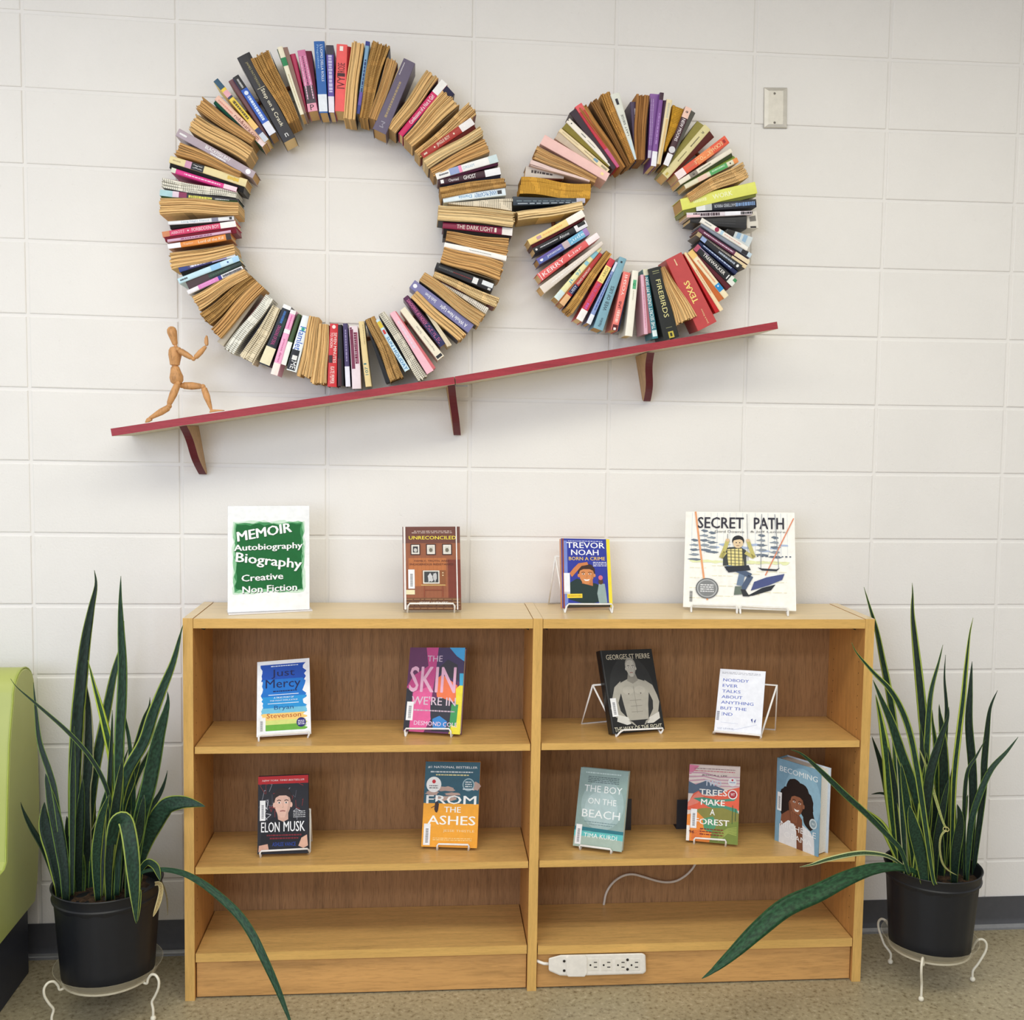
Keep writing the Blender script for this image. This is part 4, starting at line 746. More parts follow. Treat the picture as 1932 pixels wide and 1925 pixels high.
for dy, hp in ((-0.014, [(372, 934), (385, 900), (408, 888), (430, 905), (425, 916), (400, 928)]), (0.016, [(918, 848), (925, 832), (948, 820), (1000, 822), (1045, 826), (1040, 832), (975, 838)])):
    mb = MB(); mb.prism([px(a, b, dy - 0.008) for a, b in hp], (0, 0.016, 0), mw); mb.build('foot', mn, mn.location, bevel=0.0015)

# ------------------------------------------------------------------ things displayed on the bookcase
ZT, Z1, Z2 = BT - 0.0008, SZ[0][0], SZ[0][1]
def barcode(pt, x, y, w, h, turned=True):
    pt.rect(x, y, x + w, y + h, (240, 240, 240))
    for k in range(11):
        yy = y + h * (0.12 + 0.062 * k); pt.rect(x + w * .3, yy, x + w * .72, yy + h * 0.03, (70, 70, 74))
def face(pt, cx, cy, w, h, skin, hair, dark=(40, 26, 24), smile=0.0, cap=True):
    """plain generic portrait head; w, h = half sizes in cover units"""
    pt.ell(cx, cy + h * .28, w * 1.12, h * .98, hair, 24); pt.ell(cx - w * 1.02, cy - h * .05, w * .16, h * .2, skin, 10); pt.ell(cx + w * 1.02, cy - h * .05, w * .16, h * .2, skin, 10)
    pt.poly([(cx + w * a, cy + h * b) for a, b in ((-.96, .2), (-.9, .62), (-.55, .88), (0, .95), (.55, .88), (.9, .62), (.96, .2), (.88, -.35), (.6, -.78), (.25, -1), (-.25, -1), (-.6, -.78), (-.88, -.35))], skin)
    sh_ = tuple(x * 0.8 for x in skin)
    pt.poly([(cx + w * a, cy + h * b) for a, b in ((.5, .9), (.9, .62), (.96, .2), (.88, -.35), (.6, -.78), (.25, -1), (.55, -.4), (.7, .2))], tuple(x * 0.9 for x in skin))
    if cap: pt.poly([(cx + w * a, cy + h * b) for a, b in ((-1.02, .15), (-1.1, .7), (-.7, 1.15), (0, 1.28), (.7, 1.15), (1.1, .7), (1.02, .15), (.84, .5), (.4, .66), (-.4, .66), (-.84, .5))], hair)
    for s in (-1, 1):
        pt.ell(cx + s * w * .42, cy + h * .12, w * .2, h * .07, (230, 224, 218), 10); pt.ell(cx + s * w * .42, cy + h * .12, w * .09, h * .065, dark, 8)
        pt.line([(cx + s * w * .2, cy + h * .27), (cx + s * w * .45, cy + h * .33), (cx + s * w * .68, cy + h * .27)], h * .06, dark)
    pt.line([(cx, cy + h * .1), (cx + w * .08, cy - h * .22), (cx - w * .08, cy - h * .25)], h * .035, sh_)
    if smile: pt.poly([(cx - w * .42, cy - h * .45), (cx, cy - h * .52), (cx + w * .42, cy - h * .45), (cx + w * .2, cy - h * .66), (cx - w * .2, cy - h * .66)], (244, 240, 236))
    else: pt.line([(cx - w * .32, cy - h * .52), (cx, cy - h * .49), (cx + w * .32, cy - h * .52)], h * .07, (150, 80, 76))

def display(label, px4, shelf, thick, base_col, art, bars, feet, lean=13, up=0.009, spine_col=None, back=(0, 0), rear_w=1.0, easel_labels=None, side='left', cov=(0.0016), tilt_pages=LT, frame_h=0.55):
    BLp, BRp, TRp, TLp = px4
    BL, BR = on_z(BLp[0], BLp[1], shelf + up), on_z(BRp[0], BRp[1], shelf + up)
    e = (BR - BL); W = e.length; e.normalize(); n = Vector((e.y, -e.x, 0)); th = math.radians(lean)
    N = (n * math.cos(th) + Vector((0, 0, 1)) * math.sin(th)).normalized()
    TL, TR = on_plane(TLp[0], TLp[1], BL, N), on_plane(TRp[0], TRp[1], BL, N)
    H = ((TL - BL).length + (TR - BR).length) / 2
    root = thing('book', label, 'book', BL.lerp(BR, .5) - N * thick / 2, 'books on display')
    base = root.location
    def at(u, v, d): return BL.lerp(BR, u).lerp(TL.lerp(TR, u), v) - N * d
    def slab(nm, u0, v0, u1, v1, d0, d1, m, bev=0.0006):
        mb = MB(); mb.prism([at(u0, v0, d0), at(u1, v0, d0), at(u1, v1, d0), at(u0, v1, d0)], at(0, 0, d1) - at(0, 0, d0), m); return mb.build(nm, root, base, bevel=bev)
    cm = mat(base_col, 0.22, spec=0.5); sm = mat(spine_col or base_col, 0.3, spec=0.5)
    slab('front_cover', 0, 0, 1, 1, 0, cov, cm); slab('back_cover', 0, 0, 1, 1, thick - cov, thick, sm)
    if side == 'left': slab('spine', 0, 0, 0.012, 1, cov, thick - cov, sm)
    else: slab('spine', 0.988, 0, 1, 1, cov, thick - cov, sm)
    mb = MB(); du = 0.002 / W; i_ = 0.0025 / H
    mb.prism([at(0.014, i_, cov), at(0.988, i_, cov), at(0.988, 1 - i_, cov), at(0.014, 1 - i_, cov)], at(0, 0, thick - cov) - at(0, 0, cov), mat((236, 228, 208), 0.8, var=0.1, scale=300))
    mb.build('pages', root, base)
    pt = Print(lambda u, v, k: at(u, v, -0.0002 - 0.00003 * k))
    art(pt, W / H); pt.mb.build('cover_print', root, base, recalc=False)
    wm = mat((238, 236, 232), 0.35, spec=0.5); rr = 0.0027
    lab_ = label.split(' book ')[0]
    for bi, ((bl, br), (fl, fr)) in enumerate(zip(bars, feet)):
        p0 = BL + N * 0.007
        A, B = on_plane(bl[0], bl[1], p0, N), on_plane(br[0], br[1], p0, N)
        F0, F1 = on_z(fl[0], fl[1], shelf + rr), on_z(fr[0], fr[1], shelf + rr)
        ez = thing('book_easel', (easel_labels or ['white wire easel under the ' + ' '.join(label.split(',')[0].split()[:9])])[bi], 'book easel', (F0 + F1) / 2, 'white wire book easels')
        bs = ez.location; upv = Vector((0, 0, 1)); hb = N * -(thick + 0.006)
        F0.z = F1.z = shelf + rr
        RA = Vector((A.x, A.y, shelf + rr)) - n * (thick + 0.014); RB = Vector((B.x, B.y, shelf + rr)) - n * (thick + 0.014)
        mb = MB(); mb.tube([A.lerp(F0, .96), A.lerp(F0, .3), A.lerp(B, .035) , B.lerp(A, .035), B.lerp(F1, .3), B.lerp(F1, .96)], rr, wm, 8); mb.build('front_rail', ez, bs, smooth=True)
        shift = e * back[0]
        hgt = H * frame_h
        TA = BL.lerp(TL, frame_h) - N * (thick + 0.003); TA = TA + e * ((A - BL).dot(e) + (1 - rear_w) * 0) + shift
        TB = TA + e * (B - A).length * rear_w
        for a_, ra, ta in ((F0, RA, TA), (F1, RB, TB)):
            mb = MB(); mb.tube([a_, ra + Vector((0, 0, 0.0005)), ra + Vector((0, 0, .005)), ta], rr, wm, 8); mb.build('side_rail', ez, bs, smooth=True)
        yb = min(BB - 0.0, 0)
        dd = n * -(0.055 + thick)
        GA = Vector((TA.x, TA.y, shelf + rr)) + dd * .9; GB = Vector((TB.x, TB.y, shelf + rr)) + dd * .9
        for g in (GA, GB): g.y = min(g.y, BB - 0.016 if shelf < 1 else -0.004)
        mb = MB(); mb.tube([TA, GA, GB, TB, TA], rr, wm, 8); mb.build('back_leg', ez, bs, smooth=True)
    return root

def smear(pt, pts, c): pt.poly(pts, c)
def art_unrec(p, a):
    p.rect(0, 0, 1, 1, (150, 88, 56)); p.rect(0, .8, 1, 1, (108, 62, 50)); p.rect(.1, .28, .75, .62, (186, 112, 60)); p.rect(.78, .1, 1, .6, (120, 52, 34))
    for k in range(14): p.rect(.05 + k * .068, .14, .052 + k * .068, .99, (128, 74, 46))
    p.rect(0, 0, 1, .14, (112, 72, 40))
    for k in range(7): p.dashes(.03, .98, .015 + k * .018, .009, ((160, 120, 80), (84, 48, 28))[k % 2], seed=k, n=10)
    p.dashes(.2, .85, .945, .008, (220, 200, 190), 1); p.dashes(.16, .86, .925, .008, (220, 200, 190), 2)
    p.text('UNRECONCILED', .52, .865, .82, .042, (246, 226, 70), .02)
    for cx in (.22, .49, .77):
        p.rect(cx - .085, .655, cx + .085, .79, (66, 36, 30)); p.rect(cx - .068, .667, cx + .068, .778, (226, 220, 210))
        p.rect(cx - .045, .685, cx + .045, .76, (56, 54, 56) if cx < .3 else (200, 196, 186)); p.blob(cx, .715, .03, .024, (200, 196, 190) if cx < .3 else (110, 104, 90), seed=int(cx * 9))
    p.text('FAMILY, TRUTH, AND', .5, .583, .6, .022, (90, 40, 24)); p.text('INDIGENOUS RESISTANCE', .5, .543, .76, .022, (90, 40, 24))
    p.rect(.33, .30, .74, .47, (140, 84, 44)); p.rect(.345, .31, .63, .468, (222, 218, 206)); p.rect(.365, .325, .61, .455, (60, 62, 62)); p.blob(.47, .38, .05, .05, (200, 200, 200), .4, 12, 4); p.blob(.55, .385, .03, .05, (190, 190, 190), .4, 12, 5)
    p.ell(.69, .44, .012, .008, (220, 200, 160)); p.ell(.69, .41, .012, .008, (220, 200, 160))
    p.rect(.31, .285, .73, .30, (196, 160, 100)); p.rect(.37, .23, .69, .242, (140, 70, 40)); p.rect(.355, .15, .375, .285, (140, 70, 40)); p.rect(.675, .15, .695, .285, (140, 70, 40))
    p.rect(.05, .18, .2, .235, (232, 222, 180)); barcode(p, .09, .25, .11, .23)
    p.text('JESSE WENTE', .52, .075, .5, .036, (240, 234, 226), .02)
    p.rect(.015, 0, .05, 1, (232, 226, 222)); p.rect(.925, 0, .945, 1, (236, 230, 226))
def art_trevor(p, a):
    p.rect(0, 0, 1, 1, (46, 58, 158)); p.rect(.93, 0, 1, 1, (244, 222, 60)); p.rect(.02, 0, .05, 1, (150, 70, 40)); p.rect(.05, 0, .12, .97, (120, 140, 210))
    p.dashes(.14, .85, .965, .012, (200, 206, 236), 3, n=18)
    p.text('TREVOR', .5, .905, .78, .085, (244, 244, 250), .025); p.text('NOAH', .48, .80, .56, .08, (244, 244, 250), .025)
    p.text('BORN A CRIME', .52, .71, .74, .05, (240, 200, 80), .02)
    for k in range(3): p.dashes(.64, .92, .655 - k * .025, .012, (230, 230, 240), k, n=7)
    p.poly([(.14, .12), (.16, .36), (.3, .42), (.7, .34), (.82, .28), (.86, .1), (.5, .04)], (34, 54, 52))
    p.poly([(.4, .35), (.62, .31), (.62, .42), (.44, .46)], (196, 118, 70))
    face(p, .5, .47, .155, .13, (214, 140, 86), (60, 40, 34), smile=1)
    p.poly([(.16, .5), (.24, .57), (.34, .64), (.52, .66), (.54, .62), (.4, .6), (.3, .52), (.2, .44)], (206, 128, 76))
    p.poly([(.74, .02), (.70, .2), (.74, .34), (.86, .34), (.88, .2), (.9, .02)], (150, 170, 168)); p.ell(.78, .37, .05, .04, (90, 60, 44)); p.ell(.78, .43, .045, .035, (210, 110, 130))
    p.rect(.1, 0, .95, .06, (74, 66, 50)); p.rect(.1, .14, .40, .20, (240, 210, 60)); p.dashes(.12, .38, .17, .02, (200, 160, 40), 2)
    p.rect(.04, .22, .16, .5, (238, 240, 246)); p.rect(.04, .2, .16, .23, (200, 200, 210))
def art_secret(p, a):
    p.rect(0, 0, 1, 1, (246, 244, 236))
    for k in range(16): p.rect(.06 + k * .058, .56, .0635 + k * .058, .99, ((190, 200, 214), (214, 218, 222))[k % 2])
    for k in range(9): p.blob(.18 + .09 * k, .60 + .03 * (k % 3), .05, .012, (170, 186, 214), .4, 10, k)
    for k in range(9): p.blob(.1 + .1 * k, .48, .06, .016, (228, 232, 180), .4, 10, k + 20)
    for cx, y0 in ((.09, .5), (.18, .6), (.25, .58), (.70, .56), (.82, .54)):
        for k in range(5): p.blob(cx, y0 + k * .05, .05 - k * .004, .012, ((104, 116, 130), (140, 150, 160))[k % 2], .4, 10, k)
    for k in range(16): p.dashes(.05 + (k % 4) * .2, .2 + (k % 4) * .24, .1 + .026 * k, .004, (226, 218, 170), k, n=4)
    p.dashes(.4, .98, .545, .014, (90, 100, 116), 7, .8, 26)
    p.line([(.09, 1), (.18, .3)], .016, (232, 160, 110)); p.line([(.18, .3), (.215, .08)], .016, (232, 160, 110)); p.line([(.99, .94), (.73, .35)], .010, (222, 136, 100))
    p.text('SECRET', .325, .885, .42, .115, (34, 30, 44), .03); p.text('PATH', .765, .885, .27, .115, (34, 30, 44), .03)
    p.text('Gord Downie', .405, .795, .27, .026, (90, 90, 90), 0); p.text('& Jeff Lemire', .755, .795, .32, .026, (90, 90, 90), 0)
    p.line([(.39, .77), (.385, .5)], .005, (120, 124, 130)); p.line([(.565, .98), (.575, .5)], .005, (150, 154, 160)); p.line([(.70, .98), (.69, .42)], .006, (150, 154, 160)); p.line([(.82, .98), (.85, .42)], .006, (150, 154, 160))
    p.poly([(.66, .43), (.70, .40), (.83, .395), (.86, .43), (.83, .415), (.70, .42)], (40, 44, 54))
    p.poly([(.63, .28), (.74, .33), (.9, .37), (.88, .31), (.76, .25), (.60, .19)], (70, 80, 130)); p.poly([(.56, .13), (.7, .22), (.82, .26), (.78, .2), (.62, .14)], (30, 34, 40))
    # boy on the swing, drawn plainly
    p.poly([(.35, .44), (.35, .60), (.40, .63), (.50, .64), (.56, .60), (.56, .44)], (60, 64, 60)); p.poly([(.40, .44), (.38, .61), (.52, .62), (.54, .44)], (228, 214, 140))
    for k in range(5): p.line([(.39 + k * .035, .44), (.385 + k * .035, .62)], .006, (50, 54, 50)); p.line([(.385, .465 + k * .033), (.545, .46 + k * .033)], .005, (50, 54, 50))
    p.line([(.37, .58), (.33, .52), (.36, .60), (.39, .70)], .036, (196, 186, 110)); p.line([(.55, .58), (.63, .53), (.60, .62), (.575, .70)], .034, (196, 186, 110))
    p.ell(.39, .705, .018, .016, (220, 190, 150)); p.ell(.575, .705, .018, .016, (220, 190, 150))
    p.line([(.38, .42), (.53, .40), (.50, .24)], .055, (110, 130, 156)); p.line([(.46, .41), (.60, .34), (.53, .2)], .05, (74, 90, 116))
    p.poly([(.36, .43), (.58, .45), (.6, .40), (.40, .37)], (36, 40, 48))
    p.poly([(.46, .23), (.52, .23), (.52, .15), (.45, .14)], (104, 116, 104)); p.poly([(.51, .2), (.55, .2), (.59, .13), (.53, .13)], (40, 42, 46))
    p.ell(.485, .70, .055, .055, (30, 28, 30)); p.ell(.485, .675, .046, .052, (226, 200, 160)); p.ell(.468, .68, .006, .006, (40, 30, 30)); p.ell(.50, .68, .006, .006, (40, 30, 30)); p.line([(.47, .65), (.495, .65)], .005, (120, 60, 50)); p.poly([(.44, .70), (.45, .74), (.49, .75), (.53, .735), (.535, .70), (.5, .715), (.47, .71)], (30, 28, 30))
    p.ell(.21, .2, .102, .105, (96, 98, 100), 28); p.ell(.21, .2, .092, .095, (170, 172, 172), 28); p.ell(.21, .2, .08, .082, (128, 130, 130), 28)
    for k in range(4): p.dashes(.15, .27, .235 - k * .022, .012, (228, 228, 228), k, n=6)
    for k in range(8): p.rect(.055, .06 + .014 * k, .08, .068 + .014 * k, (90, 90, 90))
def art_mercy(p, a):
    p.rect(0, 0, 1, 1, (244, 246, 252)); rd = random.Random(3)
    def brush(y0, y1, c):
        L = [(.09 + rd.uniform(-.03, .03), y0 + (y1 - y0) * k / 6) for k in range(7)]; R_ = [(.9 + rd.uniform(-.05, .04), y1 - (y1 - y0) * k / 6) for k in range(7)]; p.poly(L + R_, c)
    brush(.73, .95, (24, 78, 180)); brush(.50, .75, (26, 116, 206)); brush(.36, .52, (40, 150, 220)); brush(.28, .37, (120, 196, 226)); brush(.2, .30, (246, 206, 120)); brush(.14, .21, (214, 222, 130)); brush(.07, .15, (110, 176, 64))
    p.dashes(.26, .78, .925, .014, (214, 226, 244), 2, n=16)
    p.text('Just', .49, .82, .44, .12, (20, 30, 84), .008); p.text('Mercy', .49, .675, .66, .15, (20, 30, 84), .008)
    p.dashes(.3, .75, .59, .018, (20, 40, 100), 6, n=12); p.rect(.21, .54, .78, .549, (226, 238, 250)); p.text('A TRUE STORY OF', .5, .505, .38, .022, (240, 246, 252), .02, shear=.2); p.text('THE FIGHT FOR JUSTICE', .5, .465, .52, .022, (240, 246, 252), .02, shear=.2); p.rect(.2, .425, .78, .434, (226, 238, 250))
    p.text('Bryan', .5, .365, .36, .07, (34, 84, 140), .004); p.text('Stevenson', .5, .27, .64, .062, (186, 92, 50), .004)
    p.rect(.0, .02, .16, .25, (244, 246, 250)); barcode(p, .03, .05, .11, .2)
    p.ell(.82, .165, .088, .062, (50, 46, 120), 24)
    for k in range(3): p.dashes(.76, .88, .185 - k * .022, .012, (230, 230, 244), k, n=4)
def art_skin(p, a):
    p.rect(0, 0, 1, 1, (98, 40, 84)); p.poly([(.5, 1), (1, 1), (1, .6), (.55, .62), (.5, .8)], (62, 44, 84)); p.poly([(.72, 1), (1, 1), (1, .84), (.86, .9)], (60, 160, 216))
    p.poly([(.3, 1), (.52, 1), (.5, .7), (.46, .4), (.3, .4), (0, .52), (.1, .66), (.36, .78)], (196, 66, 130)); p.poly([(0, .02), (0, .5), (.1, .5), (.14, .0)], (34, 32, 38)); p.poly([(.1, .0), (.12, .46), (.44, .55), (.5, .2), (.36, .0)], (226, 92, 150))
    p.poly([(.5, .62), (.62, .68), (.9, .56), (.94, .42), (.8, .34), (.55, .42)], (240, 120, 70)); p.poly([(.88, .52), (1, .6), (1, 0), (.8, 0), (.9, .3)], (236, 220, 50)); p.poly([(.5, .72), (.7, .86), (.88, .8), (.92, .62), (.7, .66)], (50, 44, 50))
    p.poly([(.44, .36), (.6, .42), (.86, .36), (.9, .2), (.84, .02), (.5, .02), (.46, .2)], (44, 42, 52)); p.poly([(.82, .34), (.94, .34), (.92, .06), (.8, .06)], (60, 150, 84)); p.poly([(.5, .16), (.62, .2), (.76, .14), (.74, .04), (.52, .04)], (50, 130, 200)); p.poly([(.8, .0), (1, 0), (.98, .08), (.84, .1)], (236, 220, 50)); p.poly([(.93, .7), (1, .7), (1, .56), (.94, .56)], (60, 170, 210))
    p.text('THE', .47, .868, .27, .07, (206, 180, 200), .01)
    p.text('SKIN', .455, .62, .82, .30, (230, 176, 200), .03); p.text("WE'RE IN", .5, .37, .78, .10, (214, 190, 204), .02)
    p.dashes(.16, .88, .255, .018, (200, 176, 190), 5, n=20); p.text('DESMOND COLE', .56, .105, .76, .05, (236, 206, 226), .015)
    barcode(p, .03, .13, .12, .22)
def art_gsp(p, a):
    p.rect(0, 0, 1, 1, (30, 31, 31)); p.ell(.5, .5, .42, .42, (44, 45, 45), 24)
    p.text('GEORGES ST PIERRE', .52, .915, .84, .062, (206, 196, 172), .012)
    g, g2, g3 = (172, 168, 156), (140, 136, 126), (204, 200, 188)
    p.poly([(.34, .12), (.30, .32), (.27, .50), (.30, .60), (.44, .64), (.62, .64), (.78, .60), (.82, .50), (.76, .32), (.72, .12)], g)
    p.poly([(.30, .62), (.17, .55), (.10, .42), (.04, .30), (.10, .2), (.26, .12), (.34, .16), (.22, .26), (.20, .36), (.28, .48)], g); p.poly([(.76, .62), (.90, .55), (.96, .42), (.98, .34), (.92, .2), (.80, .1), (.72, .14), (.84, .26), (.86, .36), (.80, .48)], g)
    p.poly([(.43, .62), (.47, .72), (.60, .72), (.64, .62), (.53, .58)], g2)
    p.ell(.42, .5, .105, .05, (180, 176, 164)); p.ell(.64, .5, .105, .05, (180, 176, 164)); p.line([(.53, .55), (.53, .22)], .008, g2)
    for k in range(3): p.line([(.42, .38 - k * .07), (.64, .38 - k * .07)], .006, g2)
    p.ell(.42, .46, .012, .008, (100, 90, 84)); p.ell(.65, .46, .012, .008, (100, 90, 84))
    face(p, .535, .77, .092, .105, (184, 180, 168), (150, 146, 136), (40, 40, 40), cap=False)
    p.poly([(.33, .05), (.34, .14), (.72, .14), (.73, .05)], (38, 38, 40))
    p.poly([(.16, .22), (.34, .18), (.38, .1), (.30, .09), (.12, .14)], (214, 212, 204)); p.poly([(.94, .22), (.74, .16), (.68, .09), (.80, .09), (.94, .14)], (214, 212, 204))
    for k in range(4): p.line([(.34 + k * .02, .14 - k * .012), (.42 + k * .015, .11 - k * .012)], .012, g); p.line([(.74 - k * .02, .14 - k * .012), (.66 - k * .01, .115 - k * .012)], .012, g)
    p.text('THE WAY OF THE FIGHT', .5, .045, .9, .055, (226, 220, 196), .015); barcode(p, .05, .2, .11, .22); p.rect(.005, 0, .03, 1, (60, 60, 60))
def art_nobody(p, a):
    p.rect(0, 0, 1, 1, (240, 242, 250)); p.dashes(.05, .9, .95, .008, (140, 140, 150), 1, n=14); p.dashes(.05, .9, .93, .008, (160, 160, 170), 2, n=14)
    for s, y, w in (('NOBODY', .83, .56), ('EVER', .742, .33), ('TALKS', .655, .40), ('ABOUT', .567, .45), ('ANYTHING', .48, .70), ('BUT THE', .39, .56), ('END', .30, .27)):
        p.text(s, .09 + w / 2, y, w, .046, (96, 112, 190), .022)
    p.rect(.0, .12, .12, .36, (240, 242, 250)); 
    for k in range(9): p.rect(.02, .2 + .016 * k, .08, .209 + .016 * k, (80, 84, 110))
    p.poly([(.76, .24), (.79, .26), (.80, .19)], (40, 54, 140)); p.poly([(.83, .22), (.87, .26), (.85, .19)], (40, 54, 140)); p.line([(.4, .06), (.9, .17)], .004, (190, 196, 220)); p.line([(.12, .17), (.5, .16)], .004, (200, 206, 226))
    p.text('LIZ LEVINE', .24, .075, .34, .022, (170, 176, 196), 0)
def art_elon(p, a):
    p.rect(0, 0, 1, 1, (36, 36, 42)); rd = random.Random(5)
    for k in range(26):
        x, y = rd.uniform(.02, .9), rd.uniform(.5, .9); p.line([(x, y), (x + rd.uniform(-.06, .1), y + rd.uniform(-.1, .06)), (x + rd.uniform(-.1, .1), y + rd.uniform(-.12, .04))], .008, rd.choice(((150, 150, 160), (90, 90, 100), (190, 190, 196), (140, 50, 50))))
    p.rect(0, .90, 1, 1, (196, 34, 38)); p.text('NEW YORK TIMES BESTSELLER', .5, .945, .84, .022, (244, 224, 220), .015, shear=.2)
    p.poly([(.06, .12), (.08, .36), (.3, .47), (.66, .47), (.9, .36), (.94, .12)], (26, 26, 32)); p.poly([(.40, .44), (.38, .54), (.60, .54), (.60, .44), (.5, .41)], (214, 170, 152))
    face(p, .49, .635, .165, .17, (226, 184, 166), (44, 32, 30))
    for k in range(4): p.dashes(.70, .94, .54 - k * .024, .01, (210, 210, 214), k, n=7)
    p.text('ELON', .25, .345, .36, .13, (244, 244, 246), .02); p.text('MUSK', .72, .35, .42, .13, (244, 244, 246), .02)
    p.dashes(.18, .86, .24, .022, (120, 36, 44), 4, n=18); p.dashes(.24, .8, .2, .022, (120, 36, 44), 5, n=16); p.text('ASHLEE VANCE', .52, .125, .46, .05, (50, 76, 160), .01)
    p.poly([(.02, .03), (.03, .11), (.2, .13), (.22, .06)], (214, 166, 144)); p.poly([(.8, .1), (.86, .2), (.97, .24), (.99, .1), (.9, .07)], (220, 174, 150)); barcode(p, .04, .43, .11, .26)
def art_ashes(p, a):
    p.rect(0, .505, 1, 1, (48, 92, 108)); p.rect(0, 0, 1, .51, (240, 166, 50)); 
    for cx, cy, rx, ry in ((.38, .68, .18, .03), (.5, .62, .14, .02), (.93, .72, .1, .05), (.15, .63, .12, .03), (.42, .57, .2, .03)): p.blob(cx, cy, rx, ry, (190, 160, 146), .3, 16, int(cx * 10))
    p.text('#1 NATIONAL BESTSELLER', .5, .935, .90, .028, (236, 238, 236), .015); p.dashes(.1, .88, .88, .016, (214, 220, 220), 2, n=20); p.dashes(.2, .8, .845, .016, (226, 214, 150), 3, n=14)
    p.ell(.17, .73, .135, .092, (244, 244, 240), 26); p.ell(.17, .765, .035, .024, (206, 40, 50), 8); p.dashes(.09, .25, .715, .012, (90, 90, 90), 1, n=6); p.dashes(.09, .25, .69, .012, (90, 90, 90), 2, n=6)
    p.ell(.8, .735, .11, .075, (160, 186, 192), 24); p.ell(.8, .735, .09, .062, (60, 104, 118), 24)
    for k in range(3): p.dashes(.74, .86, .765 - k * .026, .014, (226, 232, 232), k, n=3)
    p.rect(.7, .675, .9, .69, (214, 224, 226))
    p.text('FROM', .5, .555, .90, .10, (246, 246, 242), .02); p.text('THE', .53, .44, .30, .065, (246, 244, 236), .02); p.text('ASHES', .52, .315, .86, .105, (250, 248, 240), .02)
    p.poly([(.2, .44), (.21, .52), (.25, .54), (.28, .5), (.27, .43), (.25, .40), (.22, .41)], (60, 40, 34)); p.line([(.21, .48), (.14, .455)], .008, (60, 40, 34))
    p.text('JESSE THISTLE', .66, .19, .56, .034, (250, 226, 170), 0); p.dashes(.2, .9, .105, .01, (250, 214, 140), 4, n=16); p.dashes(.2, .9, .085, .01, (250, 214, 140), 5, n=16); barcode(p, .03, .02, .12, .25)
def art_boy(p, a):
    p.rect(0, 0, 1, 1, (142, 166, 160)); p.ell(.52, .55, .44, .32, (160, 184, 182), 26); p.ell(.5, .5, .34, .22, (176, 198, 198), 26)
    p.dashes(.12, .86, .945, .018, (190, 210, 206), 1, n=20)
    for k in range(4): p.dashes(.18, .82, .895 - k * .022, .009, (66, 84, 88), k, n=14)
    for s, y, w, h in (('THE BOY', .745, .78, .085), ('ON THE', .59, .58, .075), ('BEACH', .43, .78, .10)): p.text(s, .51, y, w, h, (240, 244, 242), -.002)
    p.dashes(.18, .84, .325, .012, (120, 146, 148), 2, n=18); p.dashes(.28, .76, .295, .012, (120, 146, 148), 3, n=14)
    p.poly([(0, .2), (.3, .21), (.6, .195), (1, .2), (1, .245), (.5, .25), (0, .255)], (40, 116, 128)); p.poly([(0, .12), (.5, .14), (1, .12), (1, .205), (0, .205)], (96, 190, 188)); p.poly([(0, 0), (1, 0), (1, .13), (.5, .15), (0, .13)], (168, 186, 172))
    p.text('TIMA KURDI', .54, .155, .68, .055, (240, 244, 240), 0); barcode(p, .03, .03, .12, .25)
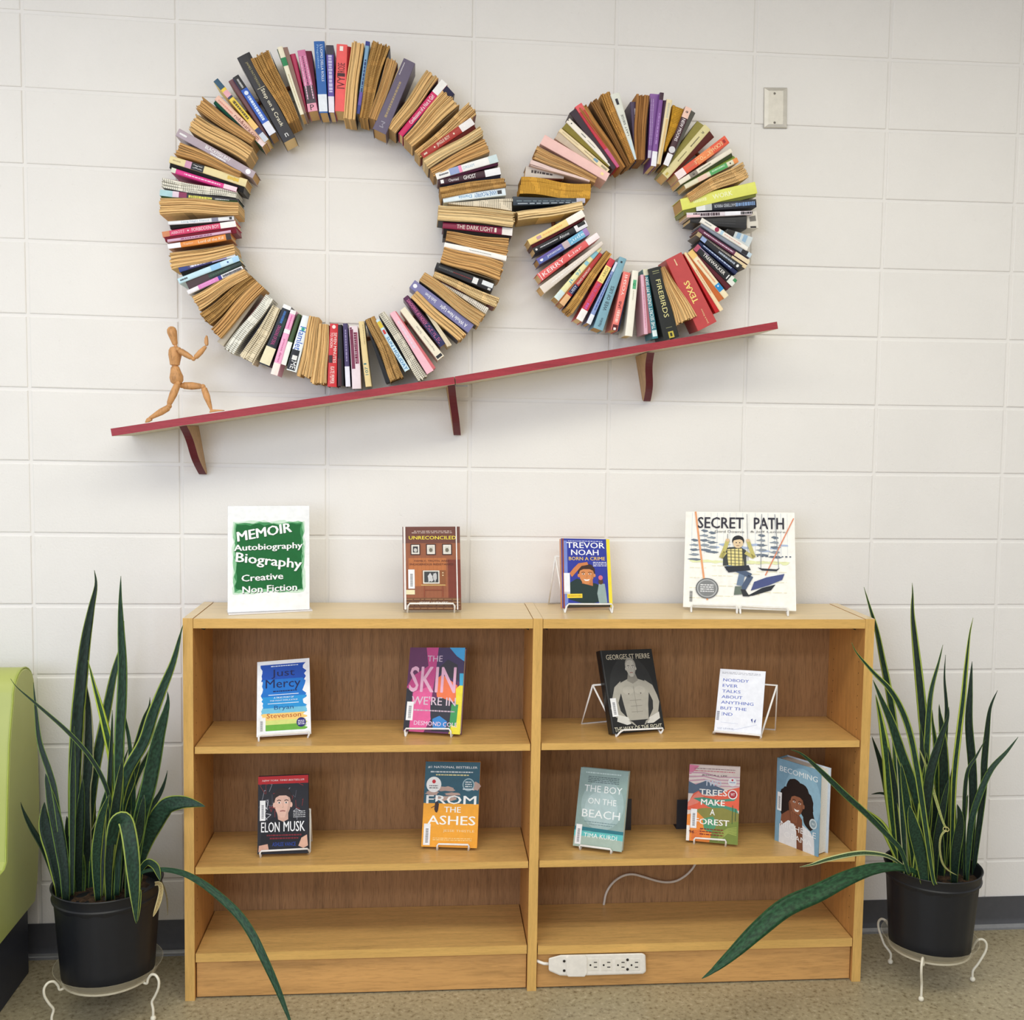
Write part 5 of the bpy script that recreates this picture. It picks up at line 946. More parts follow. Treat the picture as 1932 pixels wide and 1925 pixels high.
def art_trees(p, a):
    p.rect(0, 0, 1, 1, (222, 206, 196)); p.poly([(0, .85), (.1, .92), (.2, .99), (0, 1)], (214, 120, 150)); 
    for k in range(7): p.poly([(0, .72 + k * .028), (.3, .76 + k * .022), (.6, .73 + k * .02), (1, .74 + k * .02), (1, .75 + k * .02), (.6, .742 + k * .02), (.3, .775 + k * .022), (0, .735 + k * .028)], ((204, 150, 170), (236, 220, 214))[k % 2])
    p.poly([(0, .62), (0, .78), (.14, .74), (.34, .80), (.52, .74), (.7, .70), (.7, .62)], (86, 104, 124)); p.poly([(0, .48), (.1, .62), (.2, .66), (.3, .6), (.5, .6), (.8, .70), (1, .74), (1, .44), (0, .4)], (226, 96, 66)); p.poly([(0, .5), (.12, .6), (.2, .65), (.27, .6), (.34, .62), (.2, .5), (0, .44)], (232, 130, 110))
    p.poly([(.1, .56), (.3, .58), (.6, .56), (.95, .6), (.9, .56), (.5, .52), (.96, .46), (1, .38), (.4, .46), (.3, .5)], (70, 144, 118)); p.poly([(0, .2), (.1, .4), (.3, .44), (.7, .46), (1, .4), (1, .14), (.4, .1)], (136, 132, 62)); p.poly([(0, 0), (0, .34), (.2, .38), (.34, .3), (.5, .2), (.5, 0)], (236, 140, 52)); p.poly([(.3, .3), (.5, .34), (.6, .26), (.5, .12), (.34, .16)], (80, 150, 110)); p.poly([(.45, 0), (.5, .16), (.7, .25), (1, .3), (1, 0)], (120, 136, 58))
    for k in range(6): p.line([(.62, .02 + k * .02), (.8, .14 + k * .012), (.97, .12 + k * .02)], .006, (176, 186, 92)); p.line([(.1, .02 + k * .02), (.3, .06 + k * .02)], .006, (200, 70, 50))
    p.rect(.87, .26, .885, .5, (70, 96, 50)); p.rect(.93, .3, .945, .46, (70, 96, 50))
    p.dashes(.1, .9, .955, .01, (140, 110, 110), 1, n=18); p.dashes(.1, .9, .925, .01, (200, 90, 110), 2, n=18); p.text('JESSICA J. LEE', .5, .87, .5, .026, (60, 40, 34), .01)
    p.text('TWO', .48, .77, .32, .075, (206, 214, 226), .03)
    for s, y, w in (('TREES', .65, .54), ('MAKE', .52, .46), ('A', .395, .09), ('FOREST', .265, .66)): p.text(s, .49, y, w, .075, (246, 244, 238), .035)
    for k in range(3): p.dashes(.26, .72, .17 - k * .035, .016, (130, 50, 30), k, n=10)
    p.ell(.855, .80, .085, .055, (238, 236, 234), 22); p.ell(.855, .825, .02, .014, (200, 40, 50), 8); p.dashes(.8, .91, .795, .012, (110, 150, 190), 1, n=5); p.ell(.87, .64, .092, .062, (240, 232, 228), 22); p.ell(.87, .64, .072, .048, (176, 34, 44), 22); p.text('WT', .87, .64, .08, .04, (244, 232, 230), .01)
    barcode(p, .07, .17, .12, .25); p.rect(0, 0, .06, .2, (240, 236, 230)); p.text('96', .1, .12, .1, .04, (90, 20, 20), .02)
def art_becoming(p, a):
    p.rect(0, 0, 1, 1, (128, 166, 188)); p.ell(.6, .6, .42, .36, (146, 184, 204), 24)
    p.text('BECOMING', .5, .885, .86, .062, (232, 238, 240), .008)
    hair = (36, 26, 26); sk = (132, 82, 60)
    for cx, cy, rx, ry in ((.42, .68, .2, .13), (.56, .66, .2, .13), (.25, .55, .16, .14), (.22, .44, .13, .12), (.7, .55, .16, .16), (.76, .42, .12, .13), (.8, .33, .08, .06)): p.blob(cx, cy, rx, ry, hair, .08, 20, int(cx * 30))
    p.poly([(.1, .0), (.1, .22), (.24, .3), (.5, .33), (.8, .26), (.9, .18), (.92, .0)], (226, 226, 228)); p.poly([(.12, .2), (.14, .34), (.3, .42), (.5, .36), (.5, .3), (.3, .3)], sk)
    face(p, .49, .525, .15, .135, (150, 96, 70), hair, smile=1)
    p.poly([(.36, .28), (.32, .42), (.30, .52), (.34, .52), (.4, .42), (.56, .40), (.62, .36), (.64, .2), (.66, .0), (.52, .0), (.5, .2), (.44, .28)], (120, 74, 54)); 
    for k in range(4): p.line([(.40 + k * .03, .30), (.37 + k * .045, .42 - k * .01)], .02, (142, 90, 66))
    p.text('MICHELLE', .54, .232, .80, .068, (240, 240, 240), .006); p.text('OBAMA', .54, .122, .62, .068, (240, 240, 240), .006)
    p.ell(.87, .36, .085, .06, (200, 212, 216), 22); p.ell(.87, .36, .06, .043, (140, 160, 170), 20); p.text('H', .87, .36, .05, .03, (230, 236, 236), 0); barcode(p, .04, .38, .10, .22)

display('brown hardcover book with three framed pictures and an old television, on the bookcase top', [(761.3, 1150.5), (870.5, 1150.5), (867.4, 993.7), (759.2, 994.2)], ZT, .026, (110, 64, 48), art_unrec, [((770, 1139), (858, 1139))], [((769, 1154.5), (857.5, 1154.5))], cov=.0025)
display('small blue book with a yellow edge and a laughing man, on bookcase top', [(1061, 1147.5), (1156, 1145.4), (1149.6, 1017.8), (1058.5, 1016)], ZT, .018, (240, 214, 60), art_trevor, [((1070, 1140), (1156.8, 1140))], [((1066, 1155.5), (1154.7, 1156))], spine_col=(206, 130, 70), back=(-0.024, 0), frame_h=.75)
display('large square white book with a boy on a swing, right end of the bookcase top', [(1288.8, 1145.4), (1502.3, 1153.2), (1499, 967.6), (1294, 965.5)], ZT, .012, (240, 238, 230), art_secret, [((1304.3, 1141.5), (1391, 1142.8)), ((1396.2, 1143.6), (1486.8, 1148))], [((1304.3, 1154.5), (1390.5, 1157)), ((1397, 1157.5), (1486.8, 1162))], easel_labels=['left of two white wire easels under the square swing book', 'right of two white wire easels under the square swing book'])
display('white-bordered paperback book with blue brush strokes and serif title, top left shelf', [(484.2, 1391.3), (587, 1385), (583.6, 1241.7), (485.5, 1249.7)], Z1, .016, (242, 244, 250), art_mercy, [((488, 1388), (585, 1381))], [((488.4, 1398.5), (581, 1391.5))], lean=12)
display('magenta and multicoloured hardcover book with big pink letters, middle shelf of left bay', [(760.5, 1379.4), (867.8, 1386.3), (877.8, 1222.4), (774.2, 1221.9)], Z1, .024, (96, 40, 84), art_skin, [((763, 1375), (850, 1375.5))], [((765, 1389), (851, 1390.5))], cov=.0025, lean=16)
display('black hardcover book with a bare-chested man, upper shelf of the right bay', [(1155.6, 1385.3), (1254.3, 1376), (1229, 1224.4), (1131.3, 1228)], Z1, .026, (34, 34, 34), art_gsp, [((1173, 1378), (1253, 1374.3))], [((1163, 1390), (1247, 1384))], cov=.0025, back=(-0.05, 0), rear_w=1.4, frame_h=.6, lean=18)
display('small pale paperback book with faded blue capitals, upper shelf near the right end', [(1347, 1382.2), (1435.7, 1389.4), (1444.8, 1267.3), (1359, 1262)], Z1, .010, (238, 240, 248), art_nobody, [((1348, 1379.5), (1436, 1388))], [((1345, 1384.5), (1435, 1394))], back=(0.03, 0), frame_h=.8, lean=12)
display('black paperback book with red top band and a man\'s portrait, lower left shelf', [(485.6, 1612.5), (582.2, 1610), (581.7, 1462.2), (487.3, 1466)], Z2, .018, (34, 34, 40), art_elon, [((490, 1606.3), (583, 1601.5))], [((491.5, 1617.3), (582, 1611))], lean=10)
display('teal and orange paperback book with white capitals, lower shelf of the left bay', [(794.7, 1597.6), (899.8, 1600.9), (906.5, 1438.6), (803.4, 1436.9)], Z2, .018, (240, 166, 50), art_ashes, [((825.2, 1592.7), (885.3, 1594.4))], [((824.7, 1603.4), (883.6, 1604.5))], spine_col=(220, 150, 60), lean=10)
display('pale sea-green book with thin white capitals, lower shelf of the right bay', [(1080.9, 1595.7), (1173, 1608), (1186.7, 1456.5), (1096.2, 1447.8)], Z2, .020, (150, 172, 166), art_boy, [((1093.3, 1594.8), (1153.3, 1602.9))], [((1094.2, 1602.9), (1152.2, 1610.7))], lean=12)
display('colourful landscape paperback book with white capitals and two round stickers, lower right shelf', [(1294.2, 1585.5), (1391.9, 1594.8), (1396.8, 1447.8), (1301.2, 1442.6)], Z2, .016, (222, 206, 196), art_trees, [((1309.9, 1581.2), (1370.1, 1585.5))], [((1309.3, 1591.9), (1368.7, 1596.5))], lean=10)

# thick blue book standing open-edged at the right end of the lower shelf
BL, BR = on_z(1461.4, 1585.5, Z2 + .0006), on_z(1543.5, 1617.4, Z2 + .0006); BK3 = on_z(1568.7, 1609, Z2 + .0006)
e = (BR - BL).normalized(); n_ = Vector((e.y, -e.x, 0)); tk = abs((BK3 - BR).dot(n_)); tk = min(max(tk, .036), .046)
TL, TR = on_plane(1465.8, 1429, BL, n_), on_plane(1548.4, 1455, BL, n_); hz = (TL.z + TR.z) / 2 - BL.z; wv = (BR - BL).length
bk = thing('book', 'thick light blue hardcover book with a smiling woman, standing without an easel', 'book', BL.lerp(BR, .5) - n_ * tk / 2)
at = lambda u, v, d: BL.lerp(BR, u) + Vector((0, 0, v * hz)) - n_ * d
def sl(nm, u0, v0, u1, v1, d0, d1, m, par=bk):
    mb = MB(); mb.prism([at(u0, v0, d0), at(u1, v0, d0), at(u1, v1, d0), at(u0, v1, d0)], at(0, 0, d1) - at(0, 0, d0), m); return mb.build(nm, par, bk.location, bevel=.0006)
bm1 = mat((130, 168, 190), .25, spec=.5)
sl('front_cover', 0, 0, 1, 1, 0, .003, bm1); sl('back_cover', 0, 0, 1.0, 1, tk - .003, tk, mat((206, 216, 226), .25, spec=.5)); sl('spine', 0, 0, .02, 1, .003, tk - .003, bm1)
sl('pages', .02, .014, .955, .984, .003, tk - .003, mat((232, 228, 218), .8, scale=400, var=.08))
pt = Print(lambda u, v, k: at(u, v, -.0002 - .00003 * k)); art_becoming(pt, 1); pt.mb.build('cover_print', bk, bk.location, recalc=False)

# slot-in sign of clear acrylic with a green printed sheet
BL, BR = on_z(429, 1157, ZT + .004), on_z(584.5, 1151, ZT + .004); e = (BR - BL).normalized(); n_ = Vector((e.y, -e.x, 0)); th = math.radians(4)
N_ = (n_ * math.cos(th) + Vector((0, 0, math.sin(th)))).normalized(); TL, TR = on_plane(429.2, 954.6, BL, N_), on_plane(584, 953.8, BL, N_)
sg = thing('sign_holder', 'upright acrylic sign holder with green printed sheet, left end of the bookcase top', 'sign', BL.lerp(BR, .5))
at = lambda u, v, d: BL.lerp(BR, u).lerp(TL.lerp(TR, u), v) - N_ * d
ac = mat((236, 236, 240), .08, 'clear', alpha=.22, spec=.6)
def sl(nm, u0, v0, u1, v1, d0, d1, m, par=sg, **k):
    mb = MB(); mb.prism([at(u0, v0, d0), at(u1, v0, d0), at(u1, v1, d0), at(u0, v1, d0)], at(0, 0, d1) - at(0, 0, d0), m); return mb.build(nm, par, sg.location, **k)
sl('acrylic_back', 0, 0, 1, 1, .0018, .004, ac)
sheet = sl('paper_sheet', .004, .006, .996, .996, 0, .0008, mat((246, 248, 250), .3, spec=.5))
f0, f1 = on_z(431, 1160.5, ZT + .0015), on_z(589.5, 1152.5, ZT + .0015); bv = n_ * -.075
mb = MB(); mb.prism([Vector((p.x, p.y, ZT + .0004)) for p in (f0, f1, f1 + bv, f0 + bv)], (0, 0, .0034), mat((228, 226, 228), .12, spec=.6)); mb.build('base_foot', sg, sg.location)
pt = Print(lambda u, v, k: at(u, v, -.0003 - .00004 * k)); G = (24, 104, 52); rd = random.Random(4)
def rag(x0, y0, x1, y1, j, c):
    P_ = []
    for k in range(14): P_.append((x0 + (x1 - x0) * k / 14, y0 + rd.uniform(-j, j)))
    for k in range(14): P_.append((x1 + rd.uniform(-j, j), y0 + (y1 - y0) * k / 14))
    for k in range(14): P_.append((x1 - (x1 - x0) * k / 14, y1 + rd.uniform(-j, j)))
    for k in range(14): P_.append((x0 + rd.uniform(-j, j), y1 - (y1 - y0) * k / 14))
    pt.poly(P_, c)
rag(.065, .18, .935, .85, .016, (206, 230, 210)); rag(.08, .19, .92, .84, .016, (140, 196, 152)); rag(.092, .2, .908, .83, .016, (70, 146, 92)); rag(.104, .208, .896, .822, .014, G)
def shadowed(s, x, y, w, h, rot): pt.text(s, x + .006, y - .006, w, h, (12, 66, 32), .05, rot); pt.text(s, x, y, w, h, (248, 250, 250), .06, rot)
shadowed('MEMOIR', .445, .752, .66, .09, .13); shadowed('Autobiography', .495, .605, .83, .075, .02); shadowed('Biography', .50, .467, .80, .115, -.10); shadowed('Creative', .42, .327, .50, .062, .03); shadowed('Non Fiction', .51, .218, .66, .062, .02)
pt.mb.build('sign_print', sheet, sg.location, recalc=False)

# dark grey plates glimpsed behind two books of the lower right bay
for lab, u0, u1, v0, v1 in (('dark grey plate showing behind the sea-green book', 1150, 1192, 1508, 1600), ('dark grey plate showing left of the landscape paperback', 1277.5, 1330, 1509, 1600)):
    yb_ = -0.075; a0, a1 = on_y(u0, v0, yb_), on_y(u1, v0, yb_)
    be = thing('dark_plate', lab, 'dark_plate', (a0.x, yb_, Z2), 'dark plates in the lower right bay'); m_ = mat((58, 60, 66), .4, metal=.3)
    zt_ = on_y((u0 + u1) / 2, v0, yb_).z
    mb = MB(); mb.box((a0.x, yb_, Z2 + .0012), (a1.x, yb_ + .0015, zt_), m_); mb.build('upright', be, be.location, bevel=.0007)
    mb = MB(); mb.box((a0.x, yb_, Z2 + .0002), (a1.x, yb_ + .045, Z2 + .0012), m_); mb.build('foot_plate', be, be.location)

# white cable in front of the back panel and the power strip on the kick board
def bcw(p): return Vector(p)
yb_ = BB - 0.011 - 0.009
def ybk(x): return yb_ + math.tan(ANG) * (x - 1.4)
pts = [(1140, 1703), (1143, 1688), (1150, 1674), (1162, 1661), (1178, 1652), (1195, 1650), (1215, 1655), (1238, 1662), (1258, 1665), (1277, 1662), (1294, 1652), (1306, 1640), (1312, 1630)]
Q = []
for u, v in pts:
    q = on_y(u, v, yb_); Q.append(on_y(u, v, ybk(q.x)))
Q.append(Q[-1] + Vector((.004, 0, .014)))
Q = [Q[0] + Vector((-.002, .0, -.012))] + Q
mb = MB(); mb.tube(smooth_pts(Q), .0036, mat((206, 198, 184), .45), 10); o = mb.build('power_cable', None, Q[5], smooth=True); tag(o, 'white cable looping over the back panel in the bottom right bay', 'cable')
yk = BF + 0.012
def K(u, v, d=0):
    q = on_y(u, v, yk); return on_y(u, v, yk + math.tan(ANG) * (q.x - 1.4) - d)
ps = thing('power_strip', 'white power strip screwed to the kick board of the right bay', 'power strip', K(1126, 1842))
wm = mat((238, 232, 220), .4, spec=.5); dz = Vector((0, -1, 0))
def plate(nm, poly, d0, d1, m, par=ps, bev=.002):
    mb = MB(); A_ = [K(u, v, d0) for u, v in poly]; B_ = [K(u, v, d1) for u, v in poly]; mb.grid([A_, B_], m, True, True); return mb.build(nm, par, ps.location, bevel=bev)
plate('housing', [(1035, 1808), (1058, 1802), (1212, 1798.5), (1218, 1802), (1219, 1834), (1213, 1838), (1075, 1842), (1056, 1841), (1035, 1832)], .0004, .024, wm, bev=.004)
sw = plate('switch_panel', [(1073, 1803), (1104, 1802), (1108, 1807), (1108, 1837), (1103, 1843.5), (1072, 1843.5), (1068, 1838), (1068, 1808)], .018, .0275, wm, bev=.002)
dk = mat((40, 34, 30), .6)
for u in (1119.5, 1144.5, 1171.5, 1197):
    of = plate('outlet', [(u - 10, 1810), (u + 10, 1809.5), (u + 10, 1831.5), (u - 10, 1832)], .0238, .0248, mat((232, 226, 212), .4), bev=.0006)
    mb = MB()
    mb.face([K(u - 5.5 + 1.9 * math.cos(t * .785), 1821.5 + 1.9 * math.sin(t * .785), .0251) for t in range(8)], dk)
    for dv in (-5, 4): mb.face([K(u + 1, 1821.3 + dv - .9, .0251), K(u + 7, 1821.2 + dv - .9, .0251), K(u + 7, 1821.2 + dv + .9, .0251), K(u + 1, 1821.3 + dv + .9, .0251)], dk)
    mb.build('slots', of, ps.location, recalc=False, kind='stuff')
for u, v in ((1064.5, 1814), (1064.5, 1832), (1184, 1811.5), (1184, 1829.5)):
    mb = MB(); mb.face([K(u + 2.6 * math.cos(t * .6283), v + 2.6 * math.sin(t * .6283), .0256) for t in range(10)], dk); mb.build('mounting_hole', ps, ps.location, recalc=False)
mb = MB(); mb.tube([K(1036, 1819, .012), K(1026, 1818.5, .012), K(1018, 1815.5, .008), K(1013, 1813, .004)], .0042, wm, 10); mb.build('cord', ps, ps.location, smooth=True)

# ------------------------------------------------------------------ the two potted plants
def leaf(root, base, pts, w, y0, y1, dark=(34, 62, 40), edge=(168, 186, 84), ew=.14, name='leaf', fold=.35, tipw=.12, w0=.55, tw=0, lab=None, ys=None):
    """pts: photograph pixels from base to tip; y0, y1: real depth at base and tip; w: greatest width in pixels"""
    n = len(pts); Pn = []
    cum = [0]
    for a, b in zip(pts, pts[1:]): cum.append(cum[-1] + math.hypot(a[0] - b[0], a[1] - b[1]))
    T = cum[-1]
    for i, (u, v) in enumerate(pts):
        t = cum[i] / T; y = ys[i] if ys else y0 + (y1 - y0) * t ** 1.2
        Pn.append(on_y(u, v, y))
    # Catmull-Rom resample
    R_ = []; M = 5
    for i in range(n - 1):
        p0, p1, p2, p3 = Pn[max(i - 1, 0)], Pn[i], Pn[i + 1], Pn[min(i + 2, n - 1)]
        for k in range(M):
            t = k / M
            R_.append((0.5 * ((2 * p1) + (-p0 + p2) * t + (2 * p0 - 5 * p1 + 4 * p2 - p3) * t * t + (-p0 + 3 * p1 - 3 * p2 + p3) * t ** 3), (cum[i] + (cum[i + 1] - cum[i]) * t) / T))
    R_.append((Pn[-1], 1.0)); sc = 0.00138; rows, uvs = [], []; thk = .0011
    for i, (p, t) in enumerate(R_):
        tan = (R_[min(i + 1, len(R_) - 1)][0] - R_[max(i - 1, 0)][0]).normalized()
        vw = (CAM_POS - p).normalized(); vw = Matrix.Rotation(tw * (t - .3), 3, tan) @ vw
        s = tan.cross(vw).normalized(); nn = s.cross(tan).normalized()
        if nn.dot(CAM_POS - p) < 0: nn = -nn
        if t < .55: f = w0 + (1 - w0) * math.sin(t / .55 * math.pi / 2)
        else: f = 1 - ((t - .55) / .45) ** 2.2 * (1 - tipw * .1)
        hw = max(.0006, w * sc / 2 * f); 
        rows.append([p - s * hw + nn * hw * fold * .5, p - s * hw * .5, p - nn * hw * fold * .4, p + s * hw * .5, p + s * hw + nn * hw * fold * .5, p + s * hw * .5 - nn * thk, p - nn * (hw * fold * .4 + thk), p - s * hw * .5 - nn * thk])
        uvs.append([(0, t), (.25, t), (.5, t), (.75, t), (1, t), (.75, t), (.5, t), (.25, t)])
    mb = MB(); mb.grid(rows, mat(dark, .5, 'leaf', edge=edge, ew=ew, spec=.3), True, True, uvs)
    o = mb.build(name, root, base, smooth=True)
    if lab: o['label'] = lab
    return o

def potted(label, C, rr, rz, zb, leaves, leaf_fn):
    root = thing('potted_snake_plant', label, 'potted plant', (C[0], C[1], zb), 'potted snake plants')
    b = root.location; pm_ = mat((26, 28, 33), .42, spec=.4); n = 64
    def rad(z, k):
        t = (z - zb) / (rz - zb); return rr * (.83 + .13 * t)
    mb = MB(); rows = []
    for z, dr in [(zb, -.012), (zb + .003, -.002), (zb + .008, 0)] + [(zb + .008 + (rz - .036 - zb - .008) * i / 6, 0) for i in range(1, 7)]:
        rows.append([Vector((C[0] + (rad(z, k) + dr + (.0011 if k % 4 < 2 else 0)) * math.cos(2 * math.pi * k / n), C[1] + (rad(z, k) + dr + (.0011 if k % 4 < 2 else 0)) * math.sin(2 * math.pi * k / n), z)) for k in range(n)])
    mb.grid(rows, pm_, True, True); mb.build('pot', root, b, smooth='auto')
    mb = MB(); r1 = rr * .955
    mb.lathe([(r1 - .004, rz - .05), (r1, rz - .036), (r1 + .004, rz - .034), (r1 + .005, rz - .030), (r1 + .002, rz - .027), (rr - .002, rz - .006), (rr + .001, rz - .002), (rr - .001, rz), (rr - .005, rz - .003), (r1 - .006, rz - .045)], pm_, n, (C[0], C[1], 0))
    mb.v = [Vector(v) for v in mb.v]; mb.build('rim', root, b, smooth='auto')
    mb = MB(); rd = random.Random(3); rows = []
    for i in range(9):
        q = r1 * .97 * i / 8; rows.append([Vector((C[0] + max(q, .0005) * math.cos(2 * math.pi * k / 28), C[1] + max(q, .0005) * math.sin(2 * math.pi * k / 28), rz - .036 + rd.uniform(-.004, .006) * (i < 8))) for k in range(28)])
    mb.grid(rows, mat((70, 52, 36), .95, 'soil'), True); mb.build('soil', root, b, smooth=True)
    return root

def stand(label, C, R_, zs, feet, sau_label, zb):
    root = thing('plant_stand', label, 'plant stand', (C[0], C[1], 0), 'white wire plant stands'); b = root.location; wm = mat((232, 226, 206), .4, spec=.5)
    mb = MB(); q = [Vector((C[0] + R_ * math.cos(t * math.pi / 24), C[1] + R_ * math.sin(t * math.pi / 24), zs)) for t in range(49)]
    mb.tube(q, .0028, wm, 8, False); mb.build('ring', root, b, smooth=True)
    for fx, fy in feet:
        d = Vector((fx - C[0], fy - C[1], 0)); L = d.length; d.normalize(); c = Vector((C[0], C[1], 0))
        prof = [(R_ - .03, zs - .003), (R_ - .004, zs - .001), (R_ + .012, zs - .002), (R_ + .016, zs + .010), (R_ + .026, zs + .024), (R_ + .040, zs + .026), (R_ + .050, zs + .014), (R_ + .049, zs - .006), (R_ + .038, zs - .030), (R_ + .028, zs - .048)]
        # scale profile so that the foot lands at L
        zmin = .012; k = []
        for i, (r_, z) in enumerate(prof): k.append((r_, z))
        rr_ = L; k = [(R_ + (r_ - R_), z) for r_, z in k]; k.append((rr_, max(.03, zs - .066))); k.append((rr_, zmin))
        mb = MB(); mb.tube(smooth_pts([c + d * r_ + Vector((0, 0, z)) for r_, z in k], 4), .0034, wm, 8); lg = mb.build('leg', root, b, smooth=True)
        mb = MB(); mb.ball(c + d * rr_ + Vector((0, 0, .0075)), .0075, wm); mb.build('ball_foot', lg, b, smooth=True)
    mb = MB(); mb.lathe([(.0005, zs + .003), (R_ + .004, zs + .003), (R_ + .022, zs + .032), (R_ + .024, zs + .032), (R_ + .007, zs + .0015), (.0005, zs + .001)], mat((214, 204, 176), .15, 'clear', alpha=.28, spec=.6), 48, (C[0], C[1], 0))
    o = mb.build('saucer', None, (C[0], C[1], zs), smooth='auto'); tag(o, sau_label, 'saucer', 'clear plastic saucers under the pots')

PL, PR = (.277, -.300), (2.524, -.300)
D1, D2, D3 = (30, 56, 40), (24, 42, 32), (42, 72, 44)
YG, CE, OL = (166, 184, 80), (206, 208, 160), (120, 150, 70)
LB = [
 ([(141, 1690), (140, 1640), (140, 1494), (145, 1377), (152, 1295), (161, 1214), (172, 1150), (181, 1105), (178, 1076)], 25, D2, YG, .08),
 ([(220, 1690), (224, 1600), (224, 1494), (225, 1400), (229, 1330), (231, 1260), (228, 1180), (227, 1130), (228, 1087)], 19, D1, OL, .1),
 ([(158, 1690), (160, 1640), (174, 1494), (187, 1412), (201, 1342), (215, 1272), (231, 1214), (234, 1172)], 19, D1, YG, .1),
 ([(200, 1690), (212, 1580), (234, 1471), (271, 1401), (288, 1349), (304, 1307), (327, 1249), (341, 1195), (345, 1180)], 22, D1, YG, .1),
 ([(245, 1690), (262, 1560), (278, 1494), (288, 1447), (300, 1389), (313, 1342), (317, 1320), (316, 1305)], 28, D1, OL, .07),
 ([(222, 1690), (222, 1580), (217, 1482), (210, 1424), (194, 1354), (178, 1295), (166, 1246)], 16, D3, (186, 206, 70), .24),
 ([(165, 1690), (164, 1600), (161, 1499), (166, 1447), (167, 1354), (163, 1300), (161, 1279)], 21, D2, CE, .12),
 ([(215, 1690), (212, 1560), (203, 1494), (175, 1436), (131, 1384), (70, 1330), (33, 1298), (20, 1281)], 8, D2, OL, .12),
 ([(120, 1695), (116, 1595), (104, 1499), (94, 1459), (75, 1401), (68, 1342), (63, 1288)], 11, D2, OL, .1),
 ([(245, 1690), (252, 1520), (245, 1408), (236, 1354), (234, 1316)], 9, D1, OL, .1),
 ([(218, 1690), (225, 1570), (234, 1482), (255, 1424), (271, 1361), (281, 1335), (283, 1316)], 18, D2, YG, .08),
 ([(225, 1690), (238, 1560), (252, 1482), (285, 1415), (305, 1375), (313, 1356)], 14, D1, CE, .16),
 ([(262, 1690), (262, 1640), (267, 1580), (278, 1537), (301, 1499), (311, 1475), (316, 1454)], 12, D2, OL, .08),
 ([(136, 1690), (136, 1638), (137, 1494), (138, 1424), (140, 1370)], 12, D2, OL, .12),
 ([(200, 1690), (204, 1560), (208, 1447), (211, 1380), (212, 1340)], 10, D2, YG, .1),
 ([(108, 1700), (104, 1664), (84, 1606), (58, 1560), (44, 1530), (39, 1514)], 11, D2, (70, 86, 50), .1),
 ([(115, 1700), (113, 1667), (101, 1609), (87, 1566), (83, 1535), (84, 1514)], 28, D2, YG, .07),
 ([(150, 1700), (148, 1650), (141, 1600), (137, 1560), (136, 1548)], 30, D3, OL, .08),
 ([(124, 1700), (121, 1640), (108, 1560), (92, 1490), (86, 1460)], 22, D2, OL, .06),
 ([(160, 1700), (160, 1650), (158, 1566), (166, 1530), (170, 1506)], 20, D1, YG, .09),
 ([(133, 1700), (157, 1612), (186, 1551), (212, 1490), (229, 1450), (243, 1410)], 12, D1, CE, .14),
 ([(213, 1700), (214, 1624), (232, 1522), (248, 1480), (261, 1440), (268, 1400)], 13, D1, YG, .12),
 ([(246, 1690), (248, 1624), (262, 1551), (274, 1480), (279, 1430)], 12, D2, CE, .1),
 ([(186, 1700), (180, 1620), (174, 1540), (176, 1470), (182, 1420)], 14, D2, OL, .1),
 ([(232, 1700), (230, 1620), (238, 1550), (250, 1490), (262, 1450)], 16, D2, OL, .1),
 ([(190, 1700), (192, 1620), (200, 1530), (212, 1440)], 16, D2, YG, .1),
 ([(170, 1700), (176, 1620), (190, 1540), (208, 1470)], 13, D1, OL, .1),
 ([(240, 1700), (244, 1620), (258, 1530), (280, 1440)], 14, D2, CE, .1),
 ([(205, 1700), (206, 1620), (216, 1540), (232, 1430)], 18, D2, YG, .07),
 ([(150, 1700), (148, 1620), (150, 1560), (156, 1470)], 18, D2, OL, .07),
 ([(222, 1700), (220, 1620), (222, 1520), (226, 1400)], 15, D2, OL, .1),
 ([(185, 1700), (182, 1620), (190, 1550), (206, 1500)], 18, D1, YG, .08),
 ([(242, 1700), (248, 1620), (262, 1570), (272, 1500)], 20, D2, OL, .06),
 ([(128, 1700), (128, 1620), (130, 1600), (126, 1540)], 18, D2, OL, .08),
]
plL = potted('snake plant in a black pot between the green sofa and the bookcase', PL, .138, .350, .104, None, None)
for i, (pts, w, c, e_, ew) in enumerate(LB):
    rd = random.Random(i); y0 = -.30 + rd.uniform(-.07, .07); dl = (pts[-1][0] - pts[0][0]) / 700
    leaf(plL, plL.location, pts, w, y0, min(-.03, y0 + rd.uniform(-.05, .12)), c, e_, ew, tw=rd.uniform(-.5, .5))
# broad folded leaf, drooping leaf, long arching leaf, dry leaf
leaf(plL, plL.location, [(258, 1665), (261, 1625), (275, 1585), (292, 1553), (304, 1533), (318, 1519), (345, 1514), (368, 1517), (387, 1522)], 34, -.33, -.36, D1, YG, .05, fold=.2, w0=.5, ys=[-.33, -.33, -.33, -.335, -.34, -.345, -.355, -.36, -.365], lab='broad leaf folded over in front of the bookcase side')
leaf(plL, plL.location, [(203, 1680), (206, 1630), (212, 1580), (220, 1551), (236, 1548), (246, 1590), (252, 1650), (255, 1705), (257, 1743)], 27, -.36, -.46, D1, (178, 196, 96), .09, ys=[-.34, -.35, -.37, -.39, -.41, -.44, -.455, -.46, -.462], w0=.4, lab='leaf bent over the pot rim')
leaf(plL, plL.location, [(262, 1650), (270, 1635), (280, 1627), (293, 1635), (299, 1650), (302, 1662)], 13, -.34, -.4, D1, YG, .1)
